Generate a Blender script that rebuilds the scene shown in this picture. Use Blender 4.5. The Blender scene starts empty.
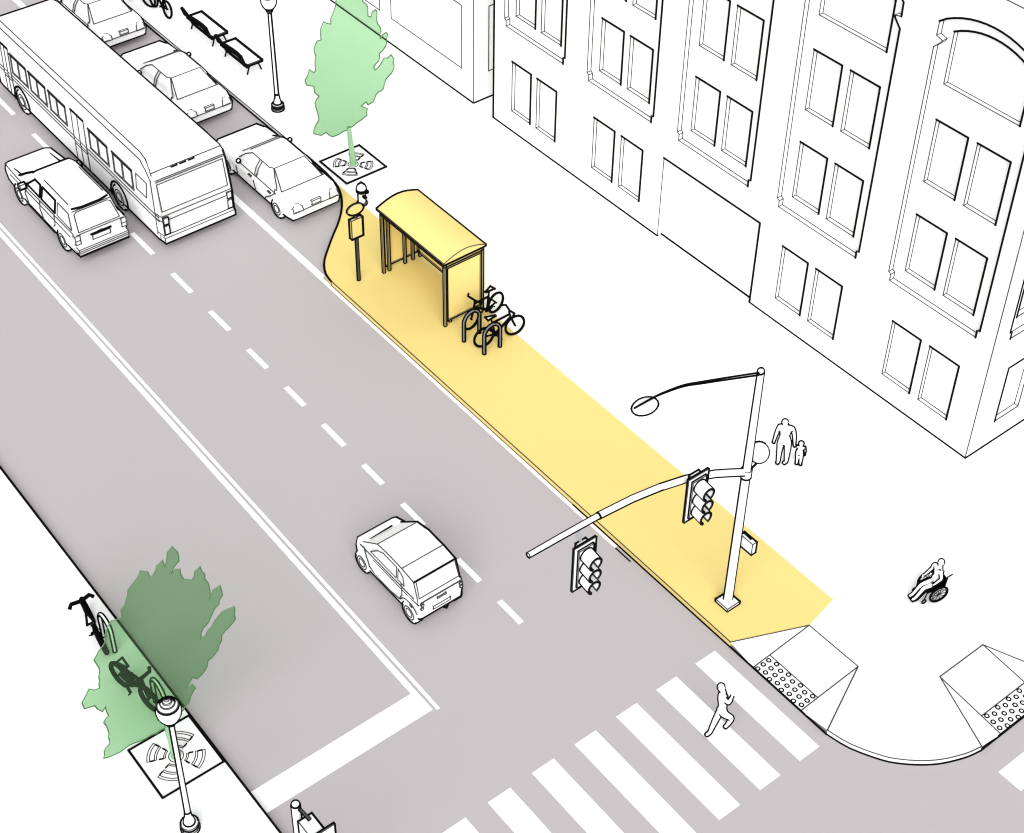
import bpy, math, random
from math import sin, cos, pi, radians
from mathutils import Vector as V, Matrix
from mathutils.bvhtree import BVHTree

random.seed(5)
sc = bpy.context.scene
COL = sc.collection
# ------------------------------------------------------------------ camera
CAM = V((-21.87, -18.15, 33.0))
RR = [[0.7934853719012163, -0.6085880506429476, 0.0012446659819037552],
      [-0.3860505948939978, -0.5049169364720961, -0.7720257932515107],
      [0.47047412549552575, 0.6121106696327477, -0.6355899821118725]]
FPX, CX, CY = 1698.573, 476.87, 287.625
cd = bpy.data.cameras.new('camera')
cam = bpy.data.objects.new('camera', cd)
COL.objects.link(cam)
m = Matrix.Identity(4)
for i in range(3):
    m[i][0] = RR[0][i]; m[i][1] = -RR[1][i]; m[i][2] = -RR[2][i]; m[i][3] = CAM[i]
cam.matrix_world = m
cd.sensor_width = 36.0
cd.lens = FPX / 1024 * 36
cd.shift_x = (512 - CX) / 1024
cd.shift_y = (CY - 416.5) / 1024
cd.clip_end = 2000
sc.camera = cam

# ------------------------------------------------------------------ light: flat white overcast sky
w = bpy.data.worlds.new('World'); sc.world = w; w.use_nodes = True
w.node_tree.nodes['Background'].inputs[0].default_value = (1, 1, 1, 1)
w.node_tree.nodes['Background'].inputs[1].default_value = .52
sl = bpy.data.lights.new('sun', 'SUN'); sl.energy = 2.6; sl.angle = radians(60); sl.color = (1, 1, 1)
so = bpy.data.objects.new('sun', sl); COL.objects.link(so); so.location = (-20, -20, 40)
so.rotation_euler = V((.50, .60, -.62)).to_track_quat('-Z', 'Y').to_euler()
sc.view_settings.view_transform = 'Standard'
sc.view_settings.look = 'None'
sc.view_settings.exposure = 0.42
sc.view_settings.gamma = 1
sc.view_settings.use_curve_mapping = False
sc.cycles.max_bounces = 16
sc.cycles.diffuse_bounces = 14
sc.cycles.pixel_filter_type = 'BLACKMAN_HARRIS'
sc.cycles.filter_width = 1.15
sc.cycles.transparent_max_bounces = 24

# ------------------------------------------------------------------ materials
def mat(name, c, var=0.0, rough=1.0, scale=6.0, spec=0.0):
    mt = bpy.data.materials.new(name); mt.use_nodes = True
    nt = mt.node_tree; b = nt.nodes['Principled BSDF']
    b.inputs['Roughness'].default_value = rough
    b.inputs['Specular IOR Level'].default_value = spec
    n = nt.nodes.new('ShaderNodeTexNoise'); n.inputs['Scale'].default_value = scale; n.inputs['Detail'].default_value = 3
    tc = nt.nodes.new('ShaderNodeTexCoord'); nt.links.new(tc.outputs['Object'], n.inputs['Vector'])
    r = nt.nodes.new('ShaderNodeMapRange'); r.inputs['To Min'].default_value = 1 - var; r.inputs['To Max'].default_value = 1 + var
    nt.links.new(n.outputs['Fac'], r.inputs['Value'])
    mx = nt.nodes.new('ShaderNodeVectorMath'); mx.operation = 'SCALE'
    mx.inputs[0].default_value = c[:3]
    nt.links.new(r.outputs['Result'], mx.inputs['Scale'])
    nt.links.new(mx.outputs['Vector'], b.inputs['Base Color'])
    return mt
WHITE = mat('white_paint', (.93, .93, .93), .004)
PAVE = mat('white_pavement', (.92, .92, .92), .004)
ROAD = mat('grey_asphalt', (.440, .411, .422), .012, scale=1.2)
MARK = mat('white_road_paint', (.93, .93, .93), .004)
YEL = mat('yellow_pavement', (.76, .600, .214), .004)
YELS = mat('yellow_shelter', (.80, .64, .235), .004)
OLIVE = mat('olive_metal', (.36, .30, .12), .02)
GREYM = mat('grey_tube_metal', (.20, .19, .21), .02)
BLACK = mat('black_paint', (.004, .004, .004), .1)
INK = mat('dark_edge_trim', (.005, .005, .005), .05)
THIN = mat('fine_seam', (.06, .06, .06), .05)
GREYF = mat('pale_grey_metal', (.42, .42, .44), .02)
TRUNK = mat('green_bark', (.27, .46, .26), .02)

def leafmat():
    mt = bpy.data.materials.new('translucent_green_foliage'); mt.use_nodes = True
    nt = mt.node_tree; nt.nodes.clear()
    out = nt.nodes.new('ShaderNodeOutputMaterial'); add = nt.nodes.new('ShaderNodeAddShader')
    tr = nt.nodes.new('ShaderNodeBsdfTransparent'); df = nt.nodes.new('ShaderNodeBsdfDiffuse')
    tr.inputs['Color'].default_value = (.59, .75, .585, 1)
    df.inputs['Color'].default_value = (.014, .021, .013, 1)
    nt.links.new(tr.outputs[0], add.inputs[0]); nt.links.new(df.outputs[0], add.inputs[1])
    nt.links.new(add.outputs[0], out.inputs[0])
    return mt
LEAF = leafmat()
LEAFEDGE = mat('dark_green_leaf_rim', (.13, .22, .12), .05)
MATS = [WHITE, INK, THIN]

# ------------------------------------------------------------------ mesh builder
def R(v): return (round(v[0], 4), round(v[1], 4), round(v[2], 4))
class M:
    """collects faces of ONE part in its thing's local space; build() adds dark edge trim and links it"""
    def __init__(s): s.v = []; s.f = []; s.mi = []; s.ls = []; s.hard = []; s.smooth = []; s.back = set(); s.keep = .10
    def add(s, vs, fs, mi=0, lines='hard'):
        b = len(s.v); s.v += [V(p) for p in vs]
        i0 = len(s.f)
        s.f += [tuple(b + i for i in f) for f in fs]; s.mi += [mi] * len(fs)
        ids = list(range(i0, len(s.f)))
        if lines == 'hard': s.hard.append(ids)
        elif lines == 'smooth': s.smooth.append(ids)
        return s
    def box(s, a, b, mi=0, lines='hard', rot=0, piv=(0, 0, 0)):
        x0, y0, z0 = a; x1, y1, z1 = b
        vs = [V((x, y, z)) for z in (z0, z1) for y in (y0, y1) for x in (x0, x1)]
        if rot:
            q = Matrix.Rotation(rot, 3, 'Z'); vs = [q @ (p - V(piv)) + V(piv) for p in vs]
        return s.add(vs, [(0, 2, 3, 1), (4, 5, 7, 6), (0, 1, 5, 4), (2, 6, 7, 3), (0, 4, 6, 2), (1, 3, 7, 5)], mi, lines)
    def loft(s, rings, mi=0, cap=True, lines='hard', closed=True):
        n = len(rings[0]); vs = [p for r in rings for p in r]; fs = []
        for k in range(len(rings) - 1):
            for i in range(n if closed else n - 1):
                j = (i + 1) % n
                fs.append((k * n + i, k * n + j, (k + 1) * n + j, (k + 1) * n + i))
        if cap:
            fs.append(tuple(range(n))[::-1]); fs.append(tuple((len(rings) - 1) * n + i for i in range(n)))
        return s.add(vs, fs, mi, lines)
    def tube(s, pts, r, n=10, mi=0, lines='hard', cap=True):
        pts = [V(p) for p in pts]; rings = []
        rs = r if isinstance(r, (list, tuple)) else [r] * len(pts)
        t0 = (pts[1] - pts[0]).normalized()
        up = V((0, 0, 1)) if abs(t0.z) < .9 else V((1, 0, 0))
        u = t0.cross(up).normalized()
        for i, p in enumerate(pts):
            a = pts[max(i - 1, 0)]; b = pts[min(i + 1, len(pts) - 1)]
            t = (b - a).normalized(); u = (u - t * u.dot(t)).normalized(); q = t.cross(u)
            rings.append([p + (u * cos(2 * pi * k / n) + q * sin(2 * pi * k / n)) * rs[i] for k in range(n)])
        return s.loft(rings, mi, cap, lines)
    def lathe(s, prof, c=(0, 0, 0), n=16, mi=0, lines='hard', axis='z', sc_=(1, 1, 1)):
        rings = []
        for (r, z) in prof:
            ring = []
            for k in range(n):
                a = 2 * pi * k / n; p = V((r * cos(a), r * sin(a), z))
                if axis == 'x': p = V((p.z, p.x, p.y))
                if axis == 'y': p = V((p.x, -p.z, p.y))
                ring.append(V(c) + V((p.x * sc_[0], p.y * sc_[1], p.z * sc_[2])))
            rings.append(ring)
        return s.loft(rings, mi, True, lines)
    def torus(s, c, Rr, r, ax='y', n=28, k=6, mi=0, lines=None, rot=0):
        pts = []; rings = []
        for i in range(n):
            a = 2 * pi * i / n; ring = []
            for j in range(k):
                b = 2 * pi * j / k; rad = Rr + r * cos(b); h = r * sin(b)
                p = V((rad * cos(a), h, rad * sin(a))) if ax == 'y' else (V((h, rad * cos(a), rad * sin(a))) if ax == 'x' else V((rad * cos(a), rad * sin(a), h)))
                if rot: p = Matrix.Rotation(rot, 3, 'Z') @ p
                ring.append(p + V(c))
            rings.append(ring)
        vs = [p for q in rings for p in q]
        fs = [(i * k + j, i * k + (j + 1) % k, ((i + 1) % n) * k + (j + 1) % k, ((i + 1) % n) * k + j) for i in range(n) for j in range(k)]
        return s.add(vs, fs, mi, lines)
    def line(s, pts, w=1, closed=False):
        """explicit seam; w=2 bold, 1 fine"""
        pts = [V(p) for p in pts]
        if closed: pts = pts + [pts[0]]
        for a, b in zip(pts[:-1], pts[1:]): s.ls.append((a, b, w))
        return s
    def lines_hard(s, cam, crease, thinall=False):
        for ids in s.hard:
            em = {}
            for fi in ids:
                f = s.f[fi]; p = [s.v[i] for i in f]
                n = V((0, 0, 0))
                for i in range(len(p)): n += (p[i] - p[0]).cross(p[(i + 1) % len(p)] - p[0])
                if n.length < 1e-9: continue
                n.normalize(); c = sum(p, V((0, 0, 0))) / len(p)
                face = n.dot(cam - c)
                for i in range(len(p)):
                    a = R(p[i]); b = R(p[(i + 1) % len(p)])
                    if a == b: continue
                    em.setdefault((a, b) if a < b else (b, a), []).append((n, face))
            for (a, b), L in em.items():
                if len(L) == 1: k = 2
                elif (L[0][1] > 0) != (L[1][1] > 0): k = 2
                elif L[0][0].dot(L[1][0]) < crease: k = 1
                else: continue
                if thinall or (a in s.back and b in s.back): k = 1
                s.ls.append((V(a), V(b), k))
    def lines_smooth(s, cam, sil=True):
        for ids in s.smooth:
            tris = []
            key = {}; vv = []; nn = []
            def idx(p):
                k = R(p)
                if k not in key: key[k] = len(vv); vv.append(p.copy()); nn.append(V((0, 0, 0)))
                return key[k]
            for fi in ids:
                f = s.f[fi]; q = [idx(s.v[i]) for i in f]
                for j in range(1, len(q) - 1):
                    t = (q[0], q[j], q[j + 1])
                    n = (vv[t[1]] - vv[t[0]]).cross(vv[t[2]] - vv[t[0]])
                    if n.length < 1e-10: continue
                    tris.append(t)
                    for i in t: nn[i] += n
            g = [nn[i].normalized().dot(cam - vv[i]) if nn[i].length > 0 else 1 for i in range(len(vv))]
            bvh = BVHTree.FromPolygons([tuple(p) for p in vv], tris) if sil else None
            for t in tris:
                pts = []
                for i in range(3):
                    a, b = t[i], t[(i + 1) % 3]
                    if (g[a] > 0) != (g[b] > 0):
                        k = g[a] / (g[a] - g[b]); pts.append((vv[a].lerp(vv[b], k), nn[a].normalized().lerp(nn[b].normalized(), k)))
                if len(pts) == 2:
                    if sil:
                        mid = (pts[0][0] + pts[1][0]) / 2; nr = (pts[0][1] + pts[1][1]).normalized()
                        d = (mid - cam).normalized()
                        h = bvh.ray_cast(mid + nr * .02 + d * .01, d)
                        if h[0] is not None and h[3] < s.keep: continue
                    s.ls.append((pts[0][0], pts[1][0], 2))
    def build(s, name, mats=None, parent=None, loc=None, crease=35, lines=True, thin=False, wt=1.0, sil=True, smooth=False):
        mats = mats or MATS
        base = V(loc) if loc is not None else (V(parent['base']) if parent is not None else V((0, 0, 0)))
        camL = CAM - base
        if lines:
            s.lines_hard(camL, cos(radians(crease)), thin); s.lines_smooth(camL, sil)
        nf = len(s.f)
        segs = []
        for a, b, k in s.ls:
            m_ = min(40, max(1, int((b - a).length / 5)))
            for i in range(m_): segs.append((a.lerp(b, i / m_), a.lerp(b, (i + 1) / m_), k))
        for a, b, k in segs:
            d = b - a; L = d.length
            if L < 1e-5: continue
            d /= L
            mid = (a + b) / 2; px = (mid - camL).length / FPX
            r = px * (1.22 if k == 2 else .66) * wt
            e = r * .6; a2 = a - d * e; b2 = b + d * e
            up = V((0, 0, 1)) if abs(d.z) < .9 else V((1, 0, 0))
            u = d.cross(up).normalized(); q = d.cross(u); n = 6 if k == 2 else 4
            i0 = len(s.v)
            for p in (a2, b2):
                for j in range(n): s.v.append(p + (u * cos(2 * pi * j / n) + q * sin(2 * pi * j / n)) * r)
            for j in range(n):
                j2 = (j + 1) % n; s.f.append((i0 + j, i0 + j2, i0 + n + j2, i0 + n + j)); s.mi.append(len(mats) - 2 if k == 2 else len(mats) - 1)
            s.f.append(tuple(i0 + j for j in range(n))[::-1]); s.mi.append(len(mats) - 2 if k == 2 else len(mats) - 1)
            s.f.append(tuple(i0 + n + j for j in range(n))); s.mi.append(len(mats) - 2 if k == 2 else len(mats) - 1)
        me = bpy.data.meshes.new(name)
        me.from_pydata([tuple(p) for p in s.v], [], s.f)
        for mt in mats: me.materials.append(mt)
        me.polygons.foreach_set('material_index', s.mi)
        me.update()
        o = bpy.data.objects.new(name, me); COL.objects.link(o)
        if parent is not None:
            o.parent = parent
        elif loc is not None: o.location = loc
        return o

def mats3(m0): return [m0, INK, THIN]
BL3 = [BLACK, BLACK, BLACK]
def tag(o, label=None, cat=None, group=None, kind=None):
    if label: o['label'] = label
    if cat: o['category'] = cat
    if group: o['group'] = group
    if kind: o['kind'] = kind
    return o
def thing(name, loc, label, cat, group=None):
    o = bpy.data.objects.new(name, None); COL.objects.link(o)
    o.empty_display_size = .3; o.location = loc; o['base'] = [float(c) for c in loc]
    return tag(o, label, cat, group)
def sub(o, parent):           # make a built part a base for its sub-parts (same local space)
    o['base'] = parent['base']; return o
def clean():
    for o in bpy.data.objects:
        if 'base' in o: del o['base']
def copytree(o, parent=None):
    c = o.copy(); COL.objects.link(c)
    if parent is not None: c.parent = parent
    for ch in list(o.children): copytree(ch, c)
    return c

def fill(outline, holes=()):
    """triangulate a 2D outline with holes"""
    cu = bpy.data.curves.new('t', 'CURVE'); cu.dimensions = '2D'; cu.fill_mode = 'BOTH'
    for lp in [outline] + list(holes):
        sp = cu.splines.new('POLY'); sp.points.add(len(lp) - 1)
        for i, p in enumerate(lp): sp.points[i].co = (p[0], p[1], 0, 1)
        sp.use_cyclic_u = True
    ob = bpy.data.objects.new('t', cu); COL.objects.link(ob)
    dg = bpy.context.evaluated_depsgraph_get(); dg.update()
    me = bpy.data.meshes.new_from_object(ob.evaluated_get(dg))
    vs = [(v.co.x, v.co.y) for v in me.vertices]; fs = [tuple(p.vertices) for p in me.polygons]
    bpy.data.objects.remove(ob); bpy.data.curves.remove(cu); bpy.data.meshes.remove(me)
    return vs, fs
def area(lp): return sum(lp[i][0] * lp[(i + 1) % len(lp)][1] - lp[(i + 1) % len(lp)][0] * lp[i][1] for i in range(len(lp))) / 2
def plate(mb, outline, holes, to3, d0, d1, mi=0, lines='hard', base=None, skipu=()):
    """slab between depth d0 (back) and d1 (front); to3(a,b,d)->xyz must be right handed (a x b = +d)"""
    vs, fs = fill(outline, holes)
    P = []; F = []
    def tri(f, d, flip):
        q = [vs[i] for i in f]
        if (area(q) < 0) != flip: q = q[::-1]
        b = len(P); P.extend(to3(a, c, d) for a, c in q); F.append(tuple(range(b, b + len(q))))
    for f in fs: tri(f, d1, False); tri(f, d0, True)
    for k, lp in enumerate([outline] + list(holes)):
        if (area(lp) < 0) != (k > 0): lp = lp[::-1]
        for i in range(len(lp)):
            a = lp[i]; c = lp[(i + 1) % len(lp)]; b = len(P)
            P.extend([to3(*a, d0), to3(*c, d0), to3(*c, d1), to3(*a, d1)]); F.append((b, b + 1, b + 2, b + 3))
    if lines:
        cz = V(base) if base is not None else V((0, 0, 0)); C_ = CAM - cz
        o0 = to3(0, 0, 0); nf = (to3(0, 0, 1) - o0).normalized()
        F_ = nf.dot(C_ - to3(outline[0][0], outline[0][1], d1)) > 0
        for k, lp in enumerate([outline] + list(holes)):
            if (area(lp) < 0) != (k > 0): lp = lp[::-1]
            n_ = len(lp); S = []; T = []
            for i in range(n_):
                a = lp[i]; c = lp[(i + 1) % n_]
                A = to3(*a, d1); sd = (to3(*c, d1) - A).cross(nf).normalized()
                S.append(sd.dot(C_ - A) > 0); T.append(sd)
                if k == 0 and any(abs(a[0] - q) < 1e-4 and abs(c[0] - q) < 1e-4 for q in skipu): continue
                if F_ or S[-1]: mb.line([A, to3(*c, d1)], 1 if (F_ and S[-1]) else 2)
                if S[-1] and k > 0: mb.line([to3(*a, d0 + .003), to3(*c, d0 + .003)], 1)
            if k > 0:
                for i in range(n_):
                    if T[i - 1].dot(T[i]) < .85 and (S[i] or S[i - 1]): mb.line([to3(*lp[i], d0), to3(*lp[i], d1)], 1)
    mb.add(P, F, mi, None)
    return mb
XY = lambda a, b, d: V((a, b, d))
def struct(name, mb, mats, **k):
    o = mb.build(name, mats, **k); o['kind'] = 'structure'; return o
def rect(x0, y0, x1, y1): return [(x0, y0), (x1, y0), (x1, y1), (x0, y1)]

# ================================================================== GROUND
K = .15
def smooth2(pts, n=4):
    o = []
    for i in range(len(pts) - 1):
        p0, p1, p2, p3 = (V(pts[j]) for j in (max(i - 1, 0), i, i + 1, min(i + 2, len(pts) - 1)))
        for k in range(n):
            t = k / n; q = .5 * ((2 * p1) + (p2 - p0) * t + (2 * p0 - 5 * p1 + 4 * p2 - p3) * t ** 2 + (3 * p1 - p0 - 3 * p2 + p3) * t ** 3); o.append((q.x, q.y))
    return o + [tuple(pts[-1])]
b = M(); b.add([(-400, -400, 0), (400, -400, 0), (400, 400, 0), (-400, 400, 0)], [(0, 1, 2, 3)], lines=None)
struct('road', b, [ROAD])
bulb = [(-.912, 16.42), (-.86, 16.75), (-.74, 17.05), (-.49, 17.43), (0, 17.92), (.44, 18.33), (.86, 18.7), (1.21, 19.06), (1.52, 19.44), (1.77, 19.85), (1.93, 20.2), (2.04, 20.6), (2.12, 21.29), (2.15, 22.5)]
arc = [(-.912, -4.21), (-.77, -4.80), (-.43, -5.46), (-.15, -5.80), (.19, -6.10), (.54, -6.33), (.92, -6.50), (1.25, -6.61), (1.57, -6.67)]
bulb = smooth2(bulb, 2); arc = smooth2(arc, 3)
rampA = [(-.912, -1.0), (.99, -1.8), (1.01, -3.39), (-.912, -4.21)]
rampB = [(1.57, -6.67), (2.33, -4.78), (3.90, -4.78), (4.68, -6.67)]
out = bulb[::-1] + rampA + arc[1:-1] + rampB + [(90, -6.67), (90, 140), (2.15, 140)]
out = [p for i, p in enumerate(out) if i == 0 or (abs(p[0] - out[i - 1][0]) + abs(p[1] - out[i - 1][1])) > .003]
b = M(); plate(b, out, [], XY, -.05, K, lines=None)
thk = [(-.918, 16.42), (-.918, 3.4)]
b.line([(x - .006, y, 0.004) for x, y in [(-.912, 4.9), (-.912, -4.21)]], 2)
b.line([(x - .006, y, 0.004) for x, y in [(-.912, 16.42), (-.912, 4.9)]], 1)
b.line([(x, y, K + .006) for x, y in [bulb[-1], (2.15, 140)]], 1)
b.line([(x, y, K) for x, y in bulb], 2)
b.line([(2.145, 22.5, .01), (2.145, 140, .01)], 2)
b.line([(-.912, 16.42, K), (-.918, 16.42, 0)], 1)
b.line([(-.905, 16.42, K + .006), (-.905, -1.0, K + .006)], 1)
b.line([(x, y, K + .004) for x, y in arc], 1)
b.line([(x, y - .003, .004) for x, y in arc] + [(90, -6.673, .004)], 2)
b.line([(4.68, -6.66, K + .004), (90, -6.66, K + .004)], 1)
struct('pavement', b, mats3(PAVE), lines=False)
# yellow bus bulb area
yz = [(2.06, 20.75), (2.06, -1.59), (.99, -1.8), (-.916, -1.0)] + [(-.916, 16.42)] + [(x - .003, y) for x, y in bulb[1:-4]]
b = M(); plate(b, yz, [], XY, .0, K + .004, lines=None)
struct('bus_stop_paving', b, mats3(YEL), lines=False)
# left pavement
b = M(); plate(b, rect(-120, -8.2, -12.4, 140), [], XY, -.05, K, lines=None)
b.line([(-12.395, 140, K), (-12.395, -8.2, K)], 2, False)
struct('pavement', b, mats3(PAVE), lines=False)
# curb ramps
def ramp(name, quad, fl1, fl2, tact):
    # quad: bottomL,bottomR,topR,topL ; tact fraction
    b = M(); bl, br, tr, tl = [V(p) for p in quad]; f1 = V(fl1); f2 = V(fl2)
    b.add([bl, br, tr, tl], [(0, 1, 2, 3)], lines=None)
    b.add([f1, bl, tl], [(0, 1, 2)], lines=None); b.add([br, f2, tr], [(0, 1, 2)], lines=None)
    up = V((0, 0, .006))
    b.line([p + up for p in (f1, tl, tr, f2)], 1); b.line([bl + up, tl + up], 1); b.line([br + up, tr + up], 1)
    a = bl.lerp(tl, tact); c = br.lerp(tr, tact); b.line([a + up, c + up], 1)
    o = struct(name, b, mats3(PAVE), lines=False)
    t = M(); nx, ny = 8, 3
    w_ = (br - bl).length; h_ = (a - bl).length
    th = .004 * V((0, 0, 1))
    t.add([bl + th, br + th, c + th, a + th], [(0, 1, 2, 3)], lines=None)
    for i in range(nx):
        for j in range(ny):
            u = (i + .5) / nx; v_ = (j + (.28 if i % 2 else .62)) / ny
            p = bl.lerp(br, u).lerp(a.lerp(c, u), v_) + up
            t.lathe([(.046, -.003), (.040, .008), (.02, .014)], p, 10, lines=None)
            t.torus(p + V((0, 0, .008)), .050, .019, 'z', 12, 4, mi=1)
    o2 = t.build('tactile_paving', mats3(PAVE), lines=False); o2['kind'] = 'structure'
    return o
ramp('curb_ramp', [(-.912, -3.39, .006), (-.912, -1.81, .006), (.99, -1.8, K), (1.01, -3.39, K)], (-.912, -4.21, K), (-.912, -1.0, K), .29)
ramp('curb_ramp', [(2.29, -6.67, .006), (3.87, -6.67, .006), (3.90, -4.78, K), (2.33, -4.78, K)], (1.57, -6.67, K), (4.68, -6.67, K), .31)
# ---- road paint
def paint(name, *rs):
    b = M()
    for x0, y0, x1, y1 in rs: b.add([(x0, y0, .004), (x1, y0, .004), (x1, y1, .004), (x0, y1, .004)], [(0, 1, 2, 3)], lines=None)
    return struct(name, b, [MARK])
paint('stop_line', (-12.39, 1.89, -7.75, 2.57))
paint('centre_line', (-7.90, 2.57, -7.75, 140)); paint('centre_line', (-7.68, 1.82, -7.59, 140))
for y1, y0 in [(19.88, 18.72), (17.61, 16.51), (15.44, 14.41), (13.39, 12.43), (11.47, 10.42), (9.5, 8.59), (7.69, 6.72), (5.25, 4.32), (3.52, 2.64), (22.45, 21.1), (24.9, 23.7), (27.1, 26.0), (29.46, 28.2), (32.3, 30.96), (36.2, 33.6), (40, 38), (44, 42)]:
    paint('lane_dash', (-4.57, y0, -4.41, y1))
paint('lane_edge_line', (-1.05, 3.1, -.925, 16.9)); paint('lane_edge_line', (-1.05, 16.9, -.82, 140))
for i in range(9):
    x = -1.94 - i * 1.266; paint('crosswalk_stripe', (x, -4.35, x + .645, -.88))
for i in range(4):
    y = -7.93 - i * 1.266; paint('crosswalk_stripe', (1.43, y, 4.9, y + .63))

# ================================================================== BUILDINGS
XF = 8.549
def arcpts(c, hw, zs, zc, n=14):
    h = zc - zs; r = (hw * hw + h * h) / (2 * h); a0 = math.asin(min(1, hw / r)); o = []
    for i in range(n + 1):
        a = -a0 + 2 * a0 * i / n; o.append((c + r * sin(a), zc - r + r * cos(a)))
    return o
def bayoutline(c):
    hw = 1.55; n = 1.47
    right = [(c + n, 4.09), (c + n, 4.30), (c + hw, 4.35), (c + hw, 11.35), (c + hw - .18, 11.55), (c + hw - .22, 11.62), (c + hw - .02, 11.68), (c + hw - .03, 12.08)]
    top = arcpts(c, 1.52, 12.10, 12.61)[::-1]
    left = [(2 * c - x, z) for x, z in right][::-1]
    return right + top[1:-1] + left
def bw(c, z0, z1): return [rect(c + .145, z0, c + 1.155, z1), rect(c - 1.155, z0, c - .145, z1)]
def topwin(c): return [(c - 1.16, 10.42), (c + 1.16, 10.42)] + arcpts(c, 1.16, 11.90, 12.24, 12)[::-1]
def facade(th, u0, u1, bays, garage, to3, H=14.2, off=0, skipu=()):
    """to3(u, z, d): d grows outwards"""
    holes = [];
    for c in bays: holes.append(bayoutline(c))
    for c in bays:
        if garage is None or abs(c - garage) > .5:
            holes += [rect(c + off + .155, .95, c + off + 1.155, 2.9), rect(c + off - 1.155, .95, c + off - .155, 2.9)]
    if garage is not None: holes.append(rect(garage - 2.06, K, garage + 2.06, 3.15))
    b = M()
    if garage is not None:
        g0 = garage - 2.06; g1 = garage + 2.06
        ol = [(u0, K), (g0, K), (g0, 3.15), (g1, 3.15), (g1, K), (u1, K), (u1, H), (u0, H)]
        holes = holes[:-1]
    else: ol = rect(u0, K, u1, H)
    plate(b, ol, holes, to3, -.16, 0, skipu=skipu)
    # drop the two upright end seams where the wall plates meet: the corner keeps one fine seam
    b.line([to3(u0, 13.42, .004), to3(u1, 13.42, .004)], 1)
    b.line([to3(u0 - (.17 if skipu else 0), K, .0), to3(u0 + .2, K, .0)], 2)
    wl = b.build('wall', mats3(WHITE), th)
    for c in bays:
        p = M(); ws = bw(c, 4.55, 6.43) + bw(c, 7.48, 9.38)
        plate(p, rect(c - 1.62, 4.0, c + 1.62, 12.7), ws + [topwin(c)], to3, -.32, -.162, lines=None)
        # fine and bold edges of the openings
        for lp in ws + [topwin(c)]:
            F = []; P = []
            if area(lp) > 0: lp = lp[::-1]
            for i in range(len(lp)):
                a = lp[i]; e = lp[(i + 1) % len(lp)]; k = len(P)
                P += [to3(*a, -.30), to3(*e, -.30), to3(*e, -.162), to3(*a, -.162)]; F.append((k, k + 1, k + 2, k + 3))
            reveal(p, lp, to3, -.30, -.162)
        o = p.build('bay_panel', mats3(WHITE), th)
        for lp in ws + [topwin(c)]: window(th, lp, to3, -.30)
        if garage is None or abs(c - garage) > .5:
            for s_ in (1, -1):
                cc = c + off + s_ * .655; window(th, rect(cc - .5, .95, cc + .5, 2.9), to3, -.13)
    if garage is not None:
        p = M(); plate(p, rect(garage - 2.07, K - .02, garage + 2.07, 3.17), [], to3, -.30, -.165, lines=None)
        p.line([to3(garage - 2.06, K + .01, -.16), to3(garage + 2.06, K + .01, -.16)], 2)
        p.build('garage_door', mats3(WHITE), th)
    return wl
def reveal(p, lp, to3, dback, dfront):
    """edge trim round one opening: bold where the wall hides the reveal, fine where the reveal shows"""
    n = len(lp)
    if area(lp) < 0: lp = lp[::-1]
    for i in range(n):
        a = lp[i]; c = lp[(i + 1) % n]
        A = to3(*a, dfront); Cc = to3(*c, dfront); B = to3(*a, dback); 
        nr = (Cc - A).cross(B - A).normalized()
        # inward normal of the opening side
        mid = to3(sum(q[0] for q in lp) / n, sum(q[1] for q in lp) / n, dfront)
        if nr.dot(mid - A) < 0: nr = -nr
        vis = nr.dot(CAM - A) > 0
        up = (to3(a[0], a[1], dfront + .002) - A)
        p.line([A + up, Cc + up], 1 if vis else 2)
        if vis: p.line([to3(*a, dback + .002), to3(*c, dback + .002)], 1)
    for i in range(n):
        a = lp[i]; pr = lp[i - 1]; nx_ = lp[(i + 1) % n]
        v1 = V((a[0] - pr[0], a[1] - pr[1])); v2 = V((nx_[0] - a[0], nx_[1] - a[1]))
        if v1.length and v2.length and v1.normalized().dot(v2.normalized()) < .7: p.line([to3(*a, dback + .002), to3(*a, dfront)], 1)
def window(th, lp, to3, dback):
    """glazed panel with a narrow frame, behind the opening"""
    x0 = min(q[0] for q in lp); x1 = max(q[0] for q in lp); z0 = min(q[1] for q in lp); z1 = max(q[1] for q in lp)
    p = M(); plate(p, rect(x0 - .03, z0 - .03, x1 + .03, z1 + .03), [], to3, dback - .06, dback, lines=None)
    if dback > -.2: reveal_back(p, lp, to3, dback)
    return p.build('window', mats3(WHITE), th)
def reveal_back(p, lp, to3, dback):
    n = len(lp)
    for i in range(n):
        a = lp[i]; c = lp[(i + 1) % n]; A = to3(*a, 0); Cc = to3(*c, 0); B = to3(*a, dback)
        nr = (Cc - A).cross(B - A).normalized(); mid = to3(sum(q[0] for q in lp) / n, sum(q[1] for q in lp) / n, 0)
        if nr.dot(mid - A) < 0: nr = -nr
        if nr.dot(CAM - A) > 0: p.line([to3(*a, dback + .003), to3(*c, dback + .003)], 1)
bd = thing('corner_building', (0, 0, 0), 'large white corner building with arched recessed window bays and a garage door', 'building')
BAYS = [1.72, 5.89, 10.06, 14.22, 18.40]
YC = -.33; YE = 20.5; YW = [YC, YE]
# street front: u = -y so that (u, z, outward -X) is right handed
fz = lambda u, z, d: V((XF - d, -u, z))
facade(bd, -YE, -YC - .001, [-c for c in BAYS], -10.01, lambda u, z, d: V((XF - d, -u, z)), off=.05)
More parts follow.
